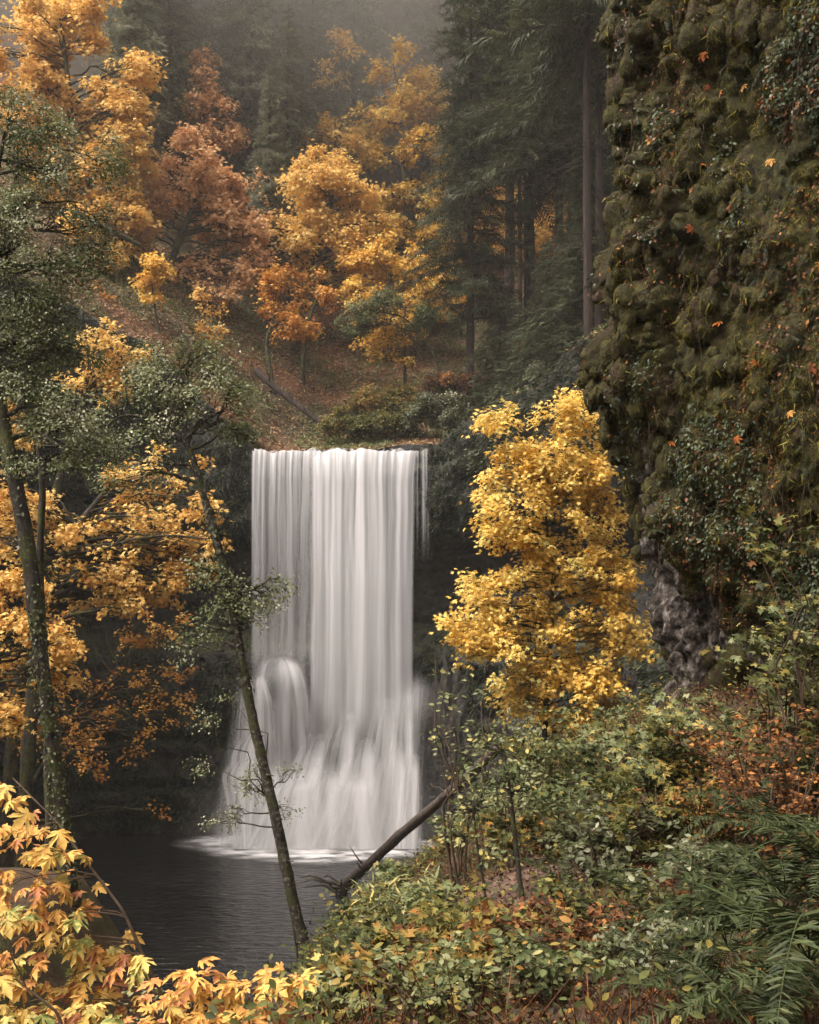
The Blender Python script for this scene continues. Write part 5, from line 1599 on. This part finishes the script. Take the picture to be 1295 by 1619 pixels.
x = R.uniform(-34, 22, n); y = R.uniform(44, 96, n)
kp = (np.abs(x) < y * .45) & ~(y < np.interp(x, pcm[:, 0], pcm[:, 1]) + .4) & (fbm(np.stack([x * .35, y * .35, x * 0], -1), 4, 44) > -.02)
x, y = x[kp], y[kp]
z = H_up(x, y)
mb = MB()
mb.leaves(T_LANCE, np.stack([x, y, z + R.random(len(x)) * .3], -1), R.normal(size=(len(x), 3)) + [0, 0, .2], R.normal(size=(len(x), 3)) * .6 + [0, -.3, 1], R.uniform(.25, .5, len(x)), np.clip(R.normal(size=len(x)) * .22 + .45, 0, 1))
tag(link('ground_cover', mb.mesh('ground_cover', GREYGREEN)), 'mossy ferny cover on the slope above the falls', kind='stuff')

# hanging growth on the gorge wall
n = 170000
visi = np.where((pc[:, 1] > 36) & (pc[:, 0] > -32))[0]
i = R.choice(visi, n); j = (R.random(n) * NV).astype(int)
WX = bx + outn[:, 0, None] * off; WY = by + outn[:, 1, None] * off
p = np.stack([WX[i, j], WY[i, j], zz[i, j]], -1) + np.stack([-outn[i, 0] * .1, -outn[i, 1] * .1, 0 * i], -1)
fz = p[:, 2] / 25
kp = (fbm(p * .4, 4, 46) > np.where(fz > .92, -.9, np.where(fz > .75, -.15, np.where(fz < .5, .0, .3)))) & (np.abs(p[:, 0] + 5) > 5.6) & (p[:, 2] > .5)
p, ow = p[kp], -outn[i[kp]]
mb = MB()
ow3 = np.concatenate([ow, np.zeros((len(ow), 1))], 1)
mb.leaves(T_LANCE, p, ow3 + R.normal(size=p.shape) * .5 + [0, 0, -.7], ow3 * .6 + R.normal(size=p.shape) * .5 + [0, 0, .8], R.uniform(.2, .5, len(p)), np.clip(R.normal(size=len(p)) * .2 + .3, 0, 1))
tag(link('wall_moss', mb.mesh('wall_moss', FERN)), 'moss and ferns hanging on the gorge wall', kind='stuff')


# ------------------------------------------------------------------ foreground maple, lower left
def near_maple(label, Y, stem, sprays, seed, n_leaf=9, size=.15, tint=(.45, .2), r=.012):
    R = np.random.default_rng(seed)
    pts = np.array([P(a, b_, Y + d) for a, b_, d in stem])
    zg = float(H_low(pts[0][0], pts[0][1]))
    if zg < pts[0][2]: pts = np.concatenate([[[pts[0][0], pts[0][1], zg - .1]], pts])
    root = thing('vine_maple', label, 'maple', pts[0], 'young maples in the lower left foreground')
    T = MB()
    s = np.linspace(0, 1, 30); c = np.linspace(0, 1, len(pts))
    st = np.stack([np.interp(s, c, pts[:, k]) for k in range(3)], -1)
    T.tube(st, np.linspace(r, r * .35, 30), 7)
    C = MB()
    for (a, b_, d, nl, spx) in sprays:
        e = P(a, b_, Y + d)
        dist = np.linalg.norm(st - e, axis=1) + np.maximum(0, st[:, 2] - e[2]) * .8
        j = int(np.argmin(dist))
        tw_ = path(st[j], e, 10, .08, .05, int(R.integers(999)))
        T.tube(tw_, np.linspace(r * .4, r * .15, 10), 5)
        sp = spx * Y / F
        for q in range(int(nl * 1.35)):
            o_ = e + R.normal(size=3) * np.array([sp, sp * .9, sp * .45])
            u = R.uniform(.6, 1)
            b0 = np.array([np.interp(u, np.linspace(0, 1, 10), tw_[:, k]) for k in range(3)])
            pet = path(b0, o_, 5, .1)
            T.tube(pet, np.full(5, .0011), 3)
            outd = norm(o_ - b0)
            fw = outd * .8 + np.array([R.normal() * .35, -.25, -.75])
            nn = np.array([R.normal() * .4, -.45 + R.normal() * .35, .85 + R.normal() * .3])
            cu = R.uniform(.4, 2.6)
            C.leaves((T_MAPLE[0] * [R.uniform(.7, 1.05), R.uniform(.85, 1.1), cu], T_MAPLE[1]), [o_], [fw], [nn], size * R.uniform(.55, 1.2), np.clip(tint[0] + R.normal() * tint[1], 0, 1))
    part('stem', T, TWIG, root, True)
    part('foliage', C, MAPLE_NEAR, root)
    return root


near_maple('young maple with big yellow leaves along the lower left edge', 5.0, [(290, 1640, 0), (240, 1540, 0), (195, 1440, 0), (150, 1380, .1), (90, 1300, .2), (20, 1230, .3)],
           [(15, 1250, .2, 8, 20), (60, 1310, .1, 10, 26), (20, 1330, 0, 8, 26), (90, 1350, 0, 9, 24), (40, 1390, 0, 12, 30), (100, 1400, .1, 8, 24), (15, 1430, .2, 12, 30), (70, 1450, 0, 10, 30), (120, 1440, .1, 7, 22), (20, 1490, 0, 12, 34),
            (90, 1500, .1, 10, 30), (140, 1500, 0, 8, 24), (30, 1550, 0, 14, 36), (110, 1560, .1, 12, 30), (190, 1510, .1, 7, 18), (60, 1600, 0, 14, 40), (150, 1590, 0, 10, 30), (140, 1357, 0, 2, 6), (215, 1525, -.1, 4, 14), (190, 1600, 0, 8, 26)], 1, tint=(.44, .22), size=.088)
near_maple('low maple branch with orange leaves along the bottom edge', 4.6, [(200, 1680, 0), (260, 1620, 0), (330, 1580, .1), (420, 1560, .1), (470, 1550, .1)],
           [(255, 1600, 0, 10, 26), (300, 1560, 0, 10, 24), (330, 1590, 0, 12, 28), (290, 1610, .1, 10, 28), (345, 1550, .1, 5, 14), (360, 1610, 0, 8, 22), (420, 1560, 0, 8, 18), (450, 1545, .1, 7, 16), (430, 1590, .1, 5, 16), (475, 1545, 0, 5, 10), (230, 1640, 0, 10, 30), (395, 1590, 0, 5, 14), (310, 1535, 0, 3, 10)], 2, tint=(.34, .16), size=.082)
near_maple('green-tinged maple spray low in the lower left corner', 4.2, [(120, 1680, 0), (90, 1600, 0), (40, 1560, 0)],
           [(20, 1600, 0, 8, 30), (80, 1620, 0, 8, 34), (150, 1630, 0, 8, 30), (-10, 1540, 0, 6, 26), (-15, 1460, 0, 6, 26)], 3, tint=(.8, .14), size=.09)

# straw coloured stems fallen in the lower right middle
root = thing('dead_stems', 'orange straw-like dead stems lying on the ground at the bottom', 'twigs', P(960, 1600, 4.8))
for k in range(6):
    a = P(rng.uniform(860, 920), rng.uniform(1560, 1640), 4.8)
    e = P(rng.uniform(960, 1020), rng.uniform(1545, 1570), 4.9 + rng.normal() * .1)
    mb = MB(); mb.tube(path(a, e, 10, .1, .05, k), np.linspace(.005, .002, 10), 5)
    part('stem', mb, noise_mat('straw', [(.3, (.25, .10, .03)), (.7, (.45, .2, .07))], 5, bump=0), root, True)

# ------------------------------------------------------------------ spray at the foot of the falls, mist bank on the far hillside
def ellipsoid(name, c, r, mat, nseg=24):
    th = np.linspace(0, np.pi, nseg); ph = np.linspace(0, 2 * np.pi, nseg * 2)
    T_, Ph_ = np.meshgrid(th, ph, indexing='ij')
    o_ = grid_mesh(name, np.sin(T_) * np.cos(Ph_), -np.sin(T_) * np.sin(Ph_), np.cos(T_), mat)
    o_.location = tuple(float(q) for q in c); o_.scale = r
    return o_


def soft_volume(name, dens, col=(.97, .96, .96)):
    m, N, L = new_mat(name)
    out = N.new('ShaderNodeOutputMaterial')
    tc = N.new('ShaderNodeTexCoord')
    g = N.new('ShaderNodeTexGradient'); g.gradient_type = 'QUADRATIC_SPHERE'
    L.new(tc.outputs['Object'], g.inputs[0])
    k = N.new('ShaderNodeMath'); k.operation = 'MULTIPLY'; k.inputs[1].default_value = dens
    L.new(g.outputs['Fac'], k.inputs[0])
    pv = N.new('ShaderNodeVolumePrincipled')
    pv.inputs['Color'].default_value = (*col, 1)
    L.new(k.outputs[0], pv.inputs['Density'])
    L.new(pv.outputs[0], out.inputs['Volume'])
    return m


SPM = soft_volume('spray_air', .2, (.99, .98, .98))
for c_, r_ in ((P(500, 1325, 60.6), (8.5, 3.5, 2.8)), (P(500, 1305, 60.4), (10.0, 4.5, 5.2)), (P(440, 1060, 62.2), (3.2, 2.2, 1.8)), (P(655, 1110, 62.2), (2.0, 1.6, 2.2))):
    tag(ellipsoid('spray', c_, r_, SPM), 'white spray drifting off the falls', kind='stuff')
tag(ellipsoid('mist', (-4, 106, 112), (110, 40, 68), soft_volume('mist_air', .15, (.995, .96, .89))), 'mist bank hanging in the treetops of the far hillside', kind='stuff')

# ------------------------------------------------------------------ haze
mb = MB()
x0, x1, y0, y1, z0, z1 = -290, 290, -30, 345, -3, 140
mb.add([(x0, y0, z0), (x1, y0, z0), (x1, y1, z0), (x0, y1, z0), (x0, y0, z1), (x1, y0, z1), (x1, y1, z1), (x0, y1, z1)],
       f4=[(0, 3, 2, 1), (4, 5, 6, 7), (0, 1, 5, 4), (1, 2, 6, 5), (2, 3, 7, 6), (3, 0, 4, 7)])
m, N, L = new_mat('haze_air')
out = N.new('ShaderNodeOutputMaterial')
pv = N.new('ShaderNodeVolumePrincipled')
pv.inputs['Color'].default_value = (.95, .93, .90, 1)
pv.inputs['Density'].default_value = .00035
pv.inputs['Anisotropy'].default_value = .1
L.new(pv.outputs[0], out.inputs['Volume'])
tag(link('haze', mb.mesh('haze', m)), 'pale mist in the air of the gorge', kind='stuff')
